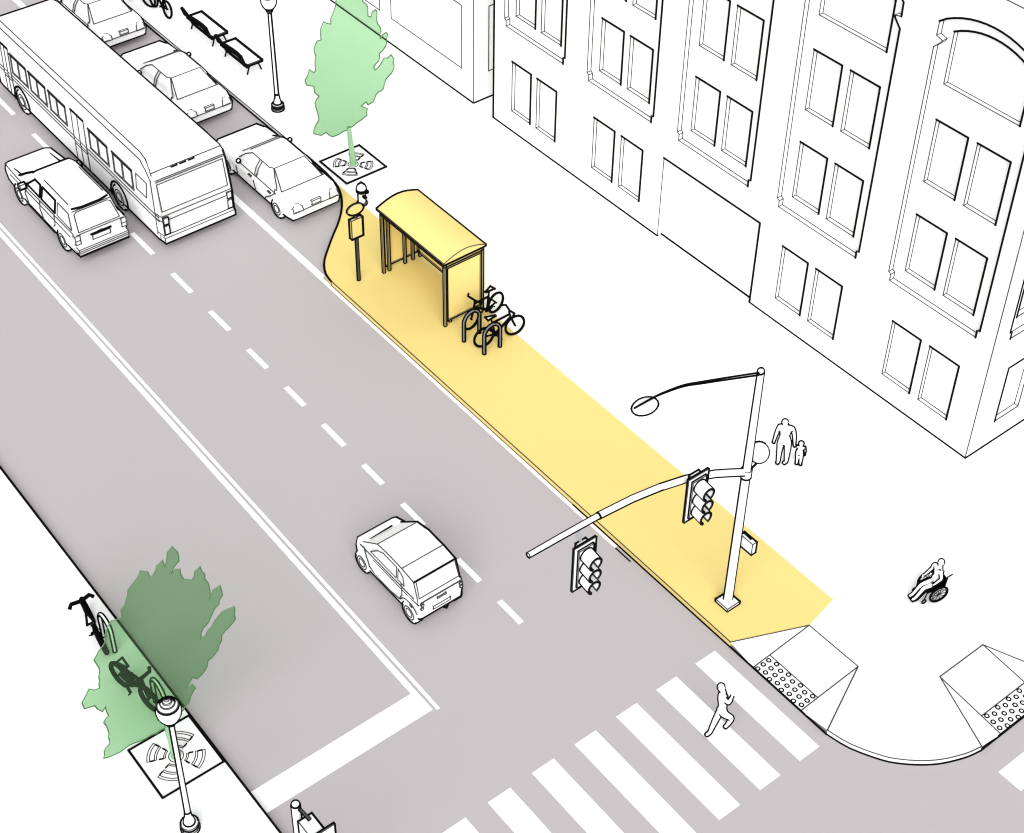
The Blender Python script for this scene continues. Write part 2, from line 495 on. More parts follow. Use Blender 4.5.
# mirrored ground pair offset handled by the sign inside facade; side front faces -Y
facade(bd, XF + .163, XF + 12.6, [10.68, 14.86, 19.03], None, lambda u, z, d: V((u, YC - d, z)), skipu=(XF + .163,))
b = M(); b.box((XF + .34, YC + .34, K), (XF + 12.6, YE, 13.6), lines=None); b.build('building_core', mats3(WHITE), bd)
nb = thing('neighbour_building', (0, 0, 0), 'plain white building with flush square windows across the alley', 'building')
YN = 21.63
b = M(); b.box((XF, YN, K), (XF + 14, 60, 11)); b.build('wall', mats3(WHITE), nb)
def flush(th, pts):
    p = M(); pts = [V(q) for q in pts]; c = sum(pts, V((0, 0, 0))) / 4
    n = (pts[1] - pts[0]).cross(pts[2] - pts[1]).normalized()
    p.add([q + n * .003 for q in pts] + [q - n * .01 for q in pts], [(0, 1, 2, 3), (0, 4, 5, 1), (1, 5, 6, 2), (2, 6, 7, 3), (3, 7, 4, 0)], lines=None)
    p.line([q + n * .004 for q in pts], 1, True); p.build('window', mats3(WHITE), th)
for k in range(3):
    for z0, z1 in ((1.25, 3.75), (4.9, 7.4)):
        y0 = 22.31 + k * 4.98
        flush(nb, [(XF, y0 + 4.25, z0), (XF, y0, z0), (XF, y0, z1), (XF, y0 + 4.25, z1)])
for z0, z1 in ((1.23, 3.8), (4.9, 7.4)):
    flush(nb, [(9.2, YN, z0), (13.4, YN, z0), (13.4, YN, z1), (9.2, YN, z1)])

# ================================================================== VEHICLES (all head +Y; local origin = ground under the middle of the rear)
def wheel(th, x, y, r, side, wdt=.2, name='wheel', hub=.5, bold=1):
    """side -1: outer face towards -X"""
    b = M(); x0 = x; x1 = x - side * wdt
    n = 24
    ring = lambda xx, rr: [V((xx, y + rr * cos(2 * pi * k / n), r + rr * sin(2 * pi * k / n))) for k in range(n)]
    rs = [ring(x1, r * .9), ring(x1, r), ring(x0 - side * .02, r), ring(x0, r * .93), ring(x0, r * .62)]
    if side < 0: pass
    else: rs = [q[::-1] for q in rs]
    rs = [q[::-1] for q in rs]
    b.loft(rs, cap=True, lines='hard')
    o = sub(b.build('wheel', mats3(WHITE), th, crease=80), th)
    h = M(); rs = [ring(x0 + side * .002, r * .64), ring(x0 + side * .012, r * .58), ring(x0 + side * .012, r * .28), ring(x0 + side * .02, r * .22)]
    if side > 0: rs = [q[::-1] for q in rs]
    rs = [q[::-1] for q in rs]
    h.loft(rs, cap=True, lines=None)
    for rr in (.64, .40): h.line([p + V((side * .014, 0, 0)) for p in ring(x0, r * rr)], 1, True)
    h.build('rim', mats3(WHITE), o, lines=False)
    return o
def prismX(mb, prof, x0, x1, inset=None, lines='hard', mi=0):
    """prof: (y,z) side profile, counter-clockwise seen from -X; loft across x. inset: list of dx per point at both ends"""
    ins = inset or [0] * len(prof)
    A = [V((x0 + i, y, z)) for (y, z), i in zip(prof, ins)]; B = [V((x1 - i, y, z)) for (y, z), i in zip(prof, ins)]
    mb.loft([A, B], mi, True, lines); return mb

def orient(mb):
    """make every closed hard shell point outwards (signed volume)"""
    for grp in mb.hard + mb.smooth:
        vol = 0
        for fi in grp:
            p = [mb.v[i] for i in mb.f[fi]]
            for j in range(1, len(p) - 1): vol += p[0].dot(p[j].cross(p[j + 1]))
        if vol < 0:
            for fi in grp: mb.f[fi] = mb.f[fi][::-1]
    return mb
def strip(mb, pts, closed=False, w=1): mb.line(pts, w, closed)

# ---------------- bus
def make_bus():
    L0 = 11.7
    t = thing('city_bus', (-2.81, 21.0, 0), 'long white city bus stopped in the lane beside the parked cars', 'bus')
    L = L0; hw = 1.305
    sec = [(-hw, .32), (-hw - .0, 1.2), (-hw + .03, 2.45), (-hw + .07, 2.75), (-hw + .14, 2.87), (-hw + .26, 2.94), (hw - .26, 2.94), (hw - .14, 2.87), (hw - .07, 2.75), (hw - .03, 2.45), (hw, 1.2), (hw, .32)]
    def ring(y, f, dz=0, zmin=.32):
        return [V((x * f, y + (lean(z) if y < 1 else (-lean(z) * .5 if y > L - 1 else 0)), z - (dz if z > 2.4 else 0))) for x, z in sec]
    def lean(z): return .0 if z < 1.2 else (z - 1.2) * .13
    b = M()
    b.loft([ring(0.0, .965, .05), ring(.30, 1, .02), ring(.9, 1, 0), ring(L - .3, 1, 0), ring(L, .98, .06)], lines='hard')
    orient(b)
    # seams on the near side and the rear
    S = -hw - .006
    b.line([(S, .1, 1.10), (S, L, 1.10)], 1); b.line([(S, .1, 1.25), (S, L, 1.25)], 1)
    b.line([(-hw + .25, L - .3, 2.945), (-hw + .25, 1.3, 2.945), (-hw + .2, .9, 2.92), (-hw + .10, .5, 2.80), (-hw + .06, .36, 2.66)], 1); b.line([(-hw + .10, L - .3, 2.84), (-hw + .10, 1.1, 2.84), (-hw + .05, .7, 2.70), (-hw + .03, .4, 2.45)], 1)
    ry = lambda z: (-.006 + (0 if z < 1.2 else (z - 1.2) * .13))
    fx = .965 * hw
    for z in (1.30, 1.12, .58): b.line([(-hw - .004, .32, z), (-fx, ry(z), z), (fx, ry(z), z)], 1)
    for z in (2.56, 2.50): b.line([(-fx + .03, ry(z), z), (fx - .03, ry(z), z)], 1)
    b.line([(-hw + .06, ry(2.7) + .16, 2.76), (-fx + .16, ry(2.85), 2.872), (fx - .16, ry(2.85), 2.872)], 1)
    b.line([(-hw + .02, .40, 2.45), (-hw - .004, .32, 1.25), (-hw - .006, .32, .5)], 1)
    body = sub(b.build('body', mats3(WHITE), t, crease=86), t)
    # rear window
    p = M(); q = [(-hw + .10, ry(1.47) - .004, 1.47), (hw - .17, ry(1.47) - .004, 1.47), (hw - .19, ry(2.4) - .004, 2.42), (-hw + .10, ry(2.4) - .004, 2.42)]
    p.add(q + [(x, y + .03, z) for x, y, z in q], [(0, 1, 2, 3), (0, 4, 5, 1), (1, 5, 6, 2), (2, 6, 7, 3), (3, 7, 4, 0)], lines=None)
    p.line(q, 1, True); p.build('rear_window', mats3(WHITE), t)
    # side windows
    for a, c in [(10.28, 9.05), (8.86, 7.6), (7.38, 6.15), (4.55, 3.25), (2.93, 1.63)]:
        p = M(); x = -hw + .012
        p.add([(x - .01, a, 1.40), (x - .01, c, 1.40), (x + .012, c, 2.2), (x + .012, a, 2.2), (x + .05, a, 1.40), (x + .05, c, 1.40), (x + .05, c, 2.2), (x + .05, a, 2.2)], [(0, 3, 2, 1), (0, 1, 5, 4), (1, 2, 6, 5), (2, 3, 7, 6), (3, 0, 4, 7)], lines=None)
        X = lambda z: x - .014 + (z - 1.4) / .8 * .02
        p.line([(X(1.4), a, 1.40), (X(1.4), c, 1.40), (X(2.2), c, 2.2), (X(2.2), a, 2.2)], 1, True)
        m_ = (a + c) / 2; wv = .06
        p.line([(X(1.46), a - .07, 1.46), (X(1.46), m_ + wv, 1.46), (X(2.1), m_ + wv, 2.1), (X(2.1), a - .07, 2.1)], 1, True)
        p.line([(X(1.46), m_ - .02, 1.46), (X(1.46), c + .07, 1.46), (X(2.1), c + .07, 2.1), (X(2.1), m_ - .02, 2.1)], 1, True)
        p.line([(X(2.16), a, 2.16), (X(2.16), c, 2.16)], 2)
        p.build('side_window', mats3(WHITE), t)
    p = M(); x = -hw + .012
    p.add([(x - .01, 1.42, 1.62), (x - .01, .78, 1.62), (x + .012, .68, 2.22), (x + .012, 1.36, 2.22)], [(0, 3, 2, 1)], lines=None)
    p.line([(x - .016, 1.42, 1.62), (x - .016, .78, 1.62), (x + .002, .68, 2.22), (x + .002, 1.36, 2.22)], 1, True); p.build('side_window', mats3(WHITE), t)
    for a, c in [(5.72, 4.85), (11.0, 10.42)]:
        p = M(); x = -hw - .010
        p.add([(x, a, .42), (x, c, .42), (x + .0, c, 1.2), (x + .03, c, 2.3), (x + .03, a, 2.3), (x, a, 1.2)], [(0, 5, 4, 3, 2, 1)], lines=None)
        for yy in (a, (a + c) / 2, c):
            p.line([(x - .004, yy, .42), (x - .004, yy, 1.2), (x + .026, yy, 2.3)], 1)
        p.line([(x + .022, a, 2.3), (x + .022, c, 2.3)], 2); p.line([(x - .004, a, 1.0), (x - .004, c, 1.0)], 1)
        p.build('door', mats3(WHITE), t)
    for xs in (-1, 1):
        for z0, z1 in ((.62, .92), (1.0, 1.22)):
            p = M(); xc = xs * (hw - .17)
            p.box((xc - .08, -.03, z0), (xc + .08, .02, z1)); p.build('tail_light', mats3(WHITE), t, wt=.7)
    for xc in (-.52, -.22, .08):
        p = M(); yb = ry(2.72)
        p.box((xc - .09, .185, 2.83), (xc + .09, .25, 2.865)); p.build('marker_light', mats3(WHITE), t, wt=.7)
    p = M(); p.box((-hw + .04, -.05, .30), (hw - .04, .2, .5), lines='hard'); p.build('bumper', mats3(WHITE), t, wt=.9)
    for s_ in (-1, 1):
        for y in (2.83, 9.86): wheel(t, s_ * (hw + .01), y, .44, s_, .28)
        b = M()
    for y in (2.83, 9.86):
        b = M()
        b.line([(-hw - .008, y + .56 * cos(a), .44 + .56 * sin(a)) for a in [radians(d) for d in range(-14, 195, 12)]], 2)
        b.build('wheel_arch', mats3(WHITE), t)
    return t
make_bus()

# ---------------- sedan
def sedan(loc, label):
    t = thing('parked_sedan', loc, label, 'car', 'sedans parked along the kerb')
    hw = .97
    # body: sections along y: (y, half width low, z low, half width belt, z belt, z deck)
    S = [(0.0, .80, .36, .86, .58, .62), (.06, .86, .30, .93, .62, .80), (.35, .90, .28, .97, .70, .93), (.85, .92, .26, .97, .72, .94), (2.9, .92, .26, .97, .72, .92), (3.7, .92, .28, .97, .70, .90), (4.4, .90, .30, .95, .66, .86), (4.78, .84, .34, .88, .60, .80), (4.92, .72, .40, .74, .52, .62)]
    b = M(); rings = []
    for y, w0, z0, w1, z1, z2 in S:
        rings.append([V((-w0, y, z0)), V((-w1, y, z1)), V((-w1 + .05, y, (z1 + z2) / 2 + .03)), V((-w1 + .13, y, z2)), V((w1 - .13, y, z2)), V((w1 - .05, y, (z1 + z2) / 2 + .03)), V((w1, y, z1)), V((w0, y, z0))])
    b.loft(rings); orient(b)
    # rear seams
    b.line([(-.80, -.012, .62), (-.42, -.016, .60), (.42, -.016, .60), (.80, -.012, .62)], 1)
    # doors
    X = -.978
    b.line([(X + .12, 1.05, .96), (X + .03, .98, .84), (X, 1.18, .66), (X + .02, 1.52, .42), (X + .05, 1.62, .30)], 1)
    b.line([(X + .12, 2.14, .96), (X, 2.22, .66), (X + .04, 2.18, .30)], 1)
    b.line([(X, 3.3, .66), (X + .04, 3.3, .30)], 1)
    b.line([(X + .05, .9, .88), (X + .05, 2.1, .88), (X + .06, 3.2, .86)], 1)
    body = sub(b.build('body', mats3(WHITE), t, crease=50), t)
    # cabin
    c = M()
    C_ = [(.62, .80, .93, .93), (1.35, .60, 1.40, 1.40)]
    low = [V((x * 1.02, y + dy, .72)) for x, y, dy in ((-.86, .78, -.25), (-.88, 1.2, 0), (-.88, 3.2, 0), (-.78, 3.75, .3), (.78, 3.75, .3), (.88, 3.2, 0), (.88, 1.2, 0), (.86, .78, -.25))]
    mid = [V((-.70, 1.22, 1.21)), V((-.79, 1.45, 1.13)), V((-.79, 2.95, 1.13)), V((-.70, 3.18, 1.17)), V((.70, 3.18, 1.17)), V((.79, 2.95, 1.13)), V((.79, 1.45, 1.13)), V((.70, 1.22, 1.21))]
    top = [V((-.56, 1.50, 1.38)), V((-.64, 1.62, 1.37)), V((-.64, 2.65, 1.38)), V((-.60, 2.86, 1.36)), V((.60, 2.86, 1.36)), V((.64, 2.65, 1.38)), V((.64, 1.62, 1.37)), V((.56, 1.50, 1.38))]
    cr = [V((p.x * .8, 2.1 + (p.y - 2.1) * .8, 1.42)) for p in top]
    c.loft([low, mid, top, cr]); orient(c)
    # roof gutters, windscreen edge, B pillar
    c.line([(-.57, 1.5, 1.395), (-.655, 1.64, 1.385), (-.66, 2.66, 1.395), (-.74, 2.98, 1.22), (-.84, 3.25, .98)], 1)
    c.line([(-.60, 2.88, 1.385), (.60, 2.88, 1.385)], 1)
    c.line([(-.58, 1.5, 1.39), (-.73, 1.22, 1.235), (-.82, 1.0, 1.06), (-.85, .98, .93)], 1)
    for y in (2.07, 2.20): c.line([(-.905, y + .02, .9), (-.822, y + .02, 1.15), (-.665, y, 1.38)], 1)
    c.line([(-.72, 3.2, 1.20), (.72, 3.2, 1.20)], 1)
    cab = sub(c.build('cabin', mats3(WHITE), t, crease=88), t)
    p = M(); q = [V((-.77, .80, .945)), V((.77, .80, .945)), V((.57, 1.49, 1.385)), V((-.57, 1.49, 1.385))]
    n = V((0, -.54, .84)) * .012
    p.add([a + n for a in q] + [a - n for a in q], [(0, 1, 2, 3), (0, 4, 5, 1), (1, 5, 6, 2), (2, 6, 7, 3), (3, 7, 4, 0)], lines=None); p.line([a + n * 1.3 for a in q], 1, True)
    p.build('rear_window', mats3(WHITE), t)
    for s_ in (-1, 1):
        p = M(); pts = [(.50, .02, .60), (.52, .06, .76), (.62, .20, .83), (.74, .20, .82), (.84, .10, .72), (.86, .03, .60)]
        q = [V((s_ * x, y - .05, z)) for x, y, z in pts]; q2 = [a + V((0, .2, -.03)) for a in q]
        if s_ < 0: q = q[::-1]; q2 = q2[::-1]
        p.loft([q, q2], lines=None); p.line([a + V((0, -.006, 0)) for a in q], 1, True); p.build('tail_light', mats3(WHITE), t)
        m_ = M(); m_.lathe([(.035, -.05), (.055, -.02), (.055, .02), (.03, .05)], (s_ * .99, 3.06, .99), 10, axis='y', lines='smooth'); m_.build('wing_mirror', mats3(WHITE), t)
        for y in (.87, 3.92): wheel(t, s_ * .955, y, .32, s_, .2)
    p = M(); p.box((-.17, -.02, .66), (.17, .06, .79)); p.build('licence_plate', mats3(WHITE), t, thin=True)
    for y in (1.25, 2.42):
        p = M(); p.box((X - .012, y - .08, .765), (X + .03, y + .08, .785)); p.build('door_handle', [GREYF, THIN, THIN], t, thin=True)
    return t
s1 = sedan((.60, 19.5, 0), 'white sedan parked at the kerb between the bus rear and the yellow paving')
def copylab(o, loc, label):
    c = copytree(o); c.location = loc; c['label'] = label; return c
copylab(s1, (.64, 26.2, 0), 'white sedan parked between two other sedans, opposite the gap in front of the benches')
copylab(s1, (.72, 32.45, 0), 'white sedan parked farthest up the street, cut off by the top of the picture')

# ---------------- SUV
def suv():
    t = thing('estate_car', (-5.69, 22.02, 0), 'white four-wheel-drive estate car passing left of the bus', 'car')
    hw = .88
    b = M()
    S = [(0.0, .78, .45, .84, .80, 1.05), (.08, .84, .36, .90, .80, 1.12), (.5, .86, .36, .91, .82, 1.12), (3.4, .86, .36, .90, .80, 1.02), (4.1, .85, .38, .89, .78, .99), (4.95, .80, .42, .84, .72, .94), (5.2, .72, .48, .76, .66, .84)]
    rings = [[V((-w0, y, z0)), V((-w1, y, z1)), V((-w1 + .04, y, z2)), V((-w1 + .14, y, z2 + .03)), V((w1 - .14, y, z2 + .03)), V((w1 - .04, y, z2)), V((w1, y, z1)), V((w0, y, z0))] for y, w0, z0, w1, z1, z2 in S]
    b.loft(rings); orient(b); X = -.915
    b.line([(-.66, 3.95, 1.02), (-.70, 4.75, .94)], 2); b.line([(.66, 3.95, 1.02), (.62, 4.8, .94)], 2)
    b.line([(X + .02, .3, .93), (X + .02, 3.5, .91), (X + .06, 4.6, .80)], 1)
    for pts in ([(X + .03, 2.35, 1.1), (X, 2.35, .8), (X + .04, 2.3, .38)], [(X + .03, 1.35, 1.1), (X, 1.3, .8), (X + .02, 1.5, .6)], [(X + .03, 3.35, 1.02), (X, 3.4, .8), (X + .04, 3.35, .4)]): b.line(pts, 1)
    b.line([(-.80, -.012, 1.10), (.80, -.012, 1.10)], 1)
    b.line([(X + .04, 3.35, .33), (X + .04, 1.55, .33)], 2)
    b.build('body', mats3(WHITE), t, crease=55)
    c = M()
    low = [V((-.80, .10, .90)), V((-.86, .3, .90)), V((-.86, 3.3, .88)), V((-.74, 4.25, .86)), V((.74, 4.25, .86)), V((.86, 3.3, .88)), V((.86, .3, .90)), V((.80, .10, .90))]
    top = [V((-.64, .45, 1.66)), V((-.70, .62, 1.68)), V((-.70, 2.75, 1.68)), V((-.62, 3.10, 1.64)), V((.62, 3.10, 1.64)), V((.70, 2.75, 1.68)), V((.70, .62, 1.68)), V((.64, .45, 1.66))]
    top2 = [V((p.x * .88, 1.8 + (p.y - 1.8) * .93, 1.73)) for p in top]
    c.loft([low, top, top2]); orient(c)
    c.line([(-.60, .52, 1.71), (-.3, .42, 1.73), (.3, .42, 1.73), (.60, .52, 1.71)], 2); c.line([(-.64, .43, 1.67), (.64, .43, 1.67)], 1)
    c.line([(-.745, 4.08, 1.03), (-.68, 3.6, 1.36), (-.63, 3.12, 1.66)], 2)
    c.build('cabin', mats3(WHITE), t, crease=80)
    for s_ in (-1, 1):
        p = M(); p.tube([(s_ * .60, .75, 1.76), (s_ * .60, 2.35, 1.76)], .018, 6, lines=None); p.build('roof_rail', BL3, t)
        p = M(); p.box((s_ * .98 - .10, 3.3, 1.04), (s_ * .98 + .10, 3.42, 1.2)); p.build('wing_mirror', mats3(WHITE), t)
        for y in (.98, 4.02): wheel(t, s_ * .88, y, .36, s_, .22, hub=.3)
        p = M(); p.box((s_ * .79 - .085, -.03, .76), (s_ * .79 + .085, .1, 1.08)); p.line([(s_ * .79 - .085, -.035, .9), (s_ * .79 + .085, -.035, .9)], 1); p.build('tail_light', mats3(WHITE), t, thin=True)
    # windows on the near side
    def sidewin(ya, yb, yc, yd, bold=1, name='side_window'):
        xl = lambda z: -.86 + (z - .9) / .78 * .16 - .014
        q = [V((xl(1.16), ya, 1.16)), V((xl(1.16), yb, 1.16)), V((xl(1.6), yc, 1.60)), V((xl(1.6), yd, 1.60))]
        p = M(); p.add(q + [a + V((.03, 0, -.01)) for a in q], [(0, 3, 2, 1), (0, 1, 5, 4), (1, 2, 6, 5), (2, 3, 7, 6), (3, 0, 4, 7)], lines=None)
        p.line([a + V((-.004, 0, 0)) for a in q], bold, True); p.build(name, mats3(WHITE), t)
    sidewin(1.22, .25, .52, 1.22); sidewin(2.28, 1.38, 1.38, 2.25, 2); sidewin(3.32, 2.42, 2.40, 2.78, 2)
    p = M(); q = [V((-.70, .045, 1.14)), V((.70, .045, 1.14)), V((.62, .37, 1.58)), V((.54, .41, 1.62)), V((-.54, .41, 1.62)), V((-.62, .37, 1.58))]
    n = V((0, -.8, .55)) * .02
    p.add([a + n for a in q] + [a - n for a in q], [tuple(range(6))] + [(i, i + 6, (i + 1) % 6 + 6, (i + 1) % 6) for i in range(6)], lines=None); p.line([a + n * 1.2 for a in q], 1, True); p.build('rear_window', mats3(WHITE), t)
    p = M(); p.box((-.85, -.13, .48), (.85, .25, .62)); p.box((-.83, -.11, .36), (.83, .25, .478), lines=None)
    p.line([(-.85, -.135, .55), (.85, -.135, .55)], 1); p.line([(-.85, .1, .37), (-.83, -.12, .37), (.83, -.12, .37), (.86, .1, .37)], 2); p.build('rear_bumper', mats3(WHITE), t, thin=True)
    p = M(); p.box((-.30, -.035, .74), (.30, .03, .90)); sub(p.build('licence_plate', mats3(WHITE), t, thin=True), t)
    p = M(); p.box((-.36, -.06, .93), (.36, .02, .975), lines=None); p.box((-.1, -.062, .975), (.08, .0, .99), lines=None); p.build('boot_handle', BL3, t)
suv()
# ---------------- small hatchback
def hatch():
    t = thing('compact_car', (-5.93, 4.0, 0), 'small white hatchback driving alone in the lane towards the bus', 'car')
    b = M()
    S = [(0.0, .60, .36, .64, .70, .98), (.05, .64, .33, .67, .74, 1.00), (.4, .66, .27, .70, .74, 1.02), (1.9, .66, .22, .70, .74, .98), (2.45, .66, .24, .69, .70, .92), (2.72, .62, .28, .65, .64, .86), (2.82, .56, .34, .58, .58, .78)]
    rings = [[V((-w0, y, z0)), V((-w1, y, z1)), V((-w1 + .05, y, z2)), V((w1 - .05, y, z2)), V((w1, y, z1)), V((w0, y, z0))] for y, w0, z0, w1, z1, z2 in S]
    b.loft(rings); orient(b); X = -.712
    b.line([(X + .04, 2.35, .93), (X, 2.18, .72), (X + .02, 2.1, .42), (X + .05, 1.9, .30), (X + .03, 1.2, .32), (X, .78, .45), (X, .66, .72), (X + .04, .72, .95), (X + .12, .9, 1.15)], 1)
    b.line([(X + .04, 2.5, .88), (X + .03, .2, .96)], 1)
    b.line([(X + .01, .34, .70), (X + .01, .26, .70), (X + .01, .26, .6), (X + .01, .34, .6)], 1, True)
    for z in (.985, .96): b.line([(-.62, -.012, z - .02), (.62, -.012, z - .02)], 1)
    for y in (.38,):
        b.line([(X + .01, y + .40 * cos(a), .30 + .40 * sin(a)) for a in [radians(d) for d in range(25, 160, 15)]], 1)
    b.line([(.05, -.012, .35), (.12, -.05, .30), (.2, -.012, .35)], 2)
    b.build('body', mats3(WHITE), t, crease=88)
    c = M()
    low = [V((-.64, .06, .84)), V((-.66, .5, .84)), V((-.66, 1.9, .82)), V((-.56, 2.62, .78)), V((.56, 2.62, .78)), V((.66, 1.9, .82)), V((.66, .5, .84)), V((.64, .06, .84))]
    top = [V((-.63, .25, 1.49)), V((-.63, .72, 1.55)), V((-.63, 1.35, 1.56)), V((-.61, 1.80, 1.47)), V((.61, 1.80, 1.47)), V((.63, 1.35, 1.56)), V((.63, .72, 1.55)), V((.63, .25, 1.49))]
    b2 = c
    c.loft([low, top]); orient(c)
    c.line([(-.63, .74, 1.556), (.63, .74, 1.556)], 1); c.line([(-.61, 1.80, 1.478), (.61, 1.80, 1.478)], 1)
    c.line([(-.635, .24, 1.495), (-.635, .73, 1.552), (-.635, 1.35, 1.562), (-.615, 1.80, 1.475), (-.58, 2.5, .93)], 1)
    c.line([(-.63, .24, 1.495), (.63, .24, 1.495)], 2)
    c.build('cabin', mats3(WHITE), t, crease=88)
    xl = lambda z: -.66 + (z - .83) / .65 * .04 - .014
    def sw(pts):
        q = [V((xl(z), y, z)) for y, z in pts]; n = len(q)
        p = M(); p.add(q + [a + V((.03, 0, 0)) for a in q], [tuple(range(n))[::-1]] + [(i, (i + 1) % n, (i + 1) % n + n, i + n) for i in range(n)], lines=None)
        p.line([a + V((-.004, 0, 0)) for a in q], 1, True); p.build('side_window', mats3(WHITE), t)
    sw([(2.05, 1.02), (.95, 1.04), (.95, 1.42), (1.5, 1.42), (1.75, 1.30)]); sw([(.88, 1.04), (.62, 1.04), (.68, 1.30), (.88, 1.42)])
    p = M(); q = [V((-.60, .095, 1.03)), V((.60, .095, 1.03)), V((.58, .225, 1.45)), V((-.58, .225, 1.45))]
    p.add([a + V((0, -.012, 0)) for a in q] + [a + V((0, .02, 0)) for a in q], [(0, 1, 2, 3), (0, 4, 5, 1), (1, 5, 6, 2), (2, 6, 7, 3), (3, 7, 4, 0)], lines=None)
    p.line([a + V((0, -.016, 0)) for a in (q[3], q[0], q[1], q[2])], 1); p.build('rear_window', mats3(WHITE), t)
    for s_ in (-1, 1):
        for y in (.38, 2.42): wheel(t, s_ * .70, y, .30, s_, .18)
        p = M(); p.lathe([(.04, -.02), (.04, .03)], (s_ * .58, 0, .86), 10, axis='y'); p.lathe([(.04, -.02), (.04, .03)], (s_ * .59, 0, .74), 10, axis='y'); p.build('tail_light', mats3(WHITE), t, thin=True)
    p = M(); p.box((-.26, -.03, .50), (.26, .03, .60)); p.build('licence_plate', mats3(WHITE), t, thin=True)
    p = M(); p.box((-.13, -.03, .80), (.13, .03, .85)); p.build('boot_handle', mats3(GREYF), t, thin=True)
    p = M(); p.tube([(-.42, 2.42, 1.0), (.28, 2.46, .985)], [.015, .025], 6, lines=None); p.build('wiper', BL3, t)
hatch()

# ================================================================== BUS SHELTER
def shelter():
    t = thing('bus_shelter', (1.35, 14.2, K), 'yellow bus shelter with curved roof and glazed end panels', 'bus shelter')
    x0, x1 = -.77, .66; y0, y1 = -1.6, 1.62
    YS = mats3(YELS); OL = [OLIVE, INK, THIN]
    # roof: shallow vault, with a band below
    b = M(); prof = []
    for i in range(9):
        u = i / 8; prof.append((x0 - .03 + (x1 - x0 + .09) * u, 2.42 + .20 * sin(pi * u)))
    rings = [[V((x, y, z)) for x, z in prof] + [V((prof[-1][0], y, 2.36)), V((prof[0][0], y, 2.36))] for y in (y0 - .02, y1 + .12)]
    b.loft(rings); orient(b); b.build('roof', YS, t, crease=30)
    b = M(); b.box((x0, y0, 2.24), (x0 + .07, y1, 2.358)); b.box((x1 - .07, y0, 2.24), (x1, y1, 2.358)); b.box((x0 + .07, y0, 2.24), (x1 - .07, y0 + .07, 2.358)); b.box((x0 + .07, y1 - .07, 2.24), (x1 - .07, y1, 2.358))
    b.build('roof_beam', OL, t, wt=.65)
    for x, y in [(x0 + .03, y0 + .03), (x0 + .27, y0 + .12), (x1 - .03, y0 + .03), (x0 + .03, y1 - .03), (x0 + .24, y1 - .03), (x0 + .83, y1 - .03), (x1 - .3, y1 - .03), (x1 - .03, y1 - .03), (x1 - .03, 0)]:
        p = M(); p.box((x - .032, y - .032, 0), (x + .032, y + .032, 2.24)); p.build('post', OL, t, wt=.65)
    for yy in (y0 + .03, y1 + .02):
        p = M(); p.box((x0 + .10, yy - .012, .22), (x1 - .10, yy + .012, 2.15), lines=None); o = sub(p.build('end_panel', YS, t), t)
        f = M(); xa, xb, za, zb = x0 + .07, x1 - .07, .18, 2.2; wd = .05
        f.box((xa, yy - .02, za), (xb, yy + .02, za + wd)); f.box((xa, yy - .02, zb - wd), (xb, yy + .02, zb)); f.box((xa, yy - .021, za + wd), (xa + wd, yy + .021, zb - wd)); f.box((xb - wd, yy - .021, za + wd), (xb, yy + .021, zb - wd))
        f.build('panel_frame', OL, o, wt=.65)
    p = M(); p.box((x1 - .05, y0 + .08, .22), (x1 - .03, y1 - .08, 2.15), lines=None); o = sub(p.build('back_panel', YS, t), t)
    f = M(); f.box((x1 - .07, y0 + .08, .16), (x1 - .01, y1 - .08, .22)); f.build('panel_frame', OL, o, wt=.65)
shelter()
# bus stop sign
t = thing('bus_stop_sign', (-.20, 15.97, K), 'bus stop pole with an oval plate above a rectangular yellow timetable case', 'sign')
b = M(); b.tube([(0, 0, 0), (0, 0, 2.52)], .032, 10); b.build('pole', [OLIVE, INK, THIN], t)
b = M(); b.box((-.20, -.075, 1.70), (.20, .035, 2.38)); b.build('timetable_case', [YELS, INK, THIN], t, wt=1.15)
b = M(); n = 24
b.loft([[V((.285 * cos(2 * pi * k / n), -.03, 2.71 + .19 * sin(2 * pi * k / n) - .02 * cos(2 * pi * k / n))) for k in range(n)], [V((.285 * cos(2 * pi * k / n), .0, 2.71 + .19 * sin(2 * pi * k / n) - .02 * cos(2 * pi * k / n))) for k in range(n)]]); orient(b)
b.build('oval_plate', [YELS, INK, THIN], t, crease=40)
# hydrant
t = thing('fire_hydrant', (2.10, 19.14, K), 'white fire hydrant with dark side outlet beside the bus stop', 'fire hydrant')
b = M(); b.lathe([(.15, 0), (.15, .05), (.11, .06), (.11, .5), (.15, .51), (.15, .56)], n=16); orient(b); b.build('barrel', mats3(WHITE), t, crease=50)
b = M(); b.lathe([(.145, .56), (.14, .64), (.11, .73), (.05, .78), (.03, .82)], n=16); orient(b); b.build('bonnet', mats3(WHITE), t, crease=60)
b = M(); b.lathe([(.07, .0), (.08, .12), (.05, .15)], (.1, -.02, .40), 10, axis='x', lines=None); b.lathe([(.06, .0), (.06, .14)], (0, -.1, .36), 10, axis='y', lines=None); b.build('outlet', BL3, t)

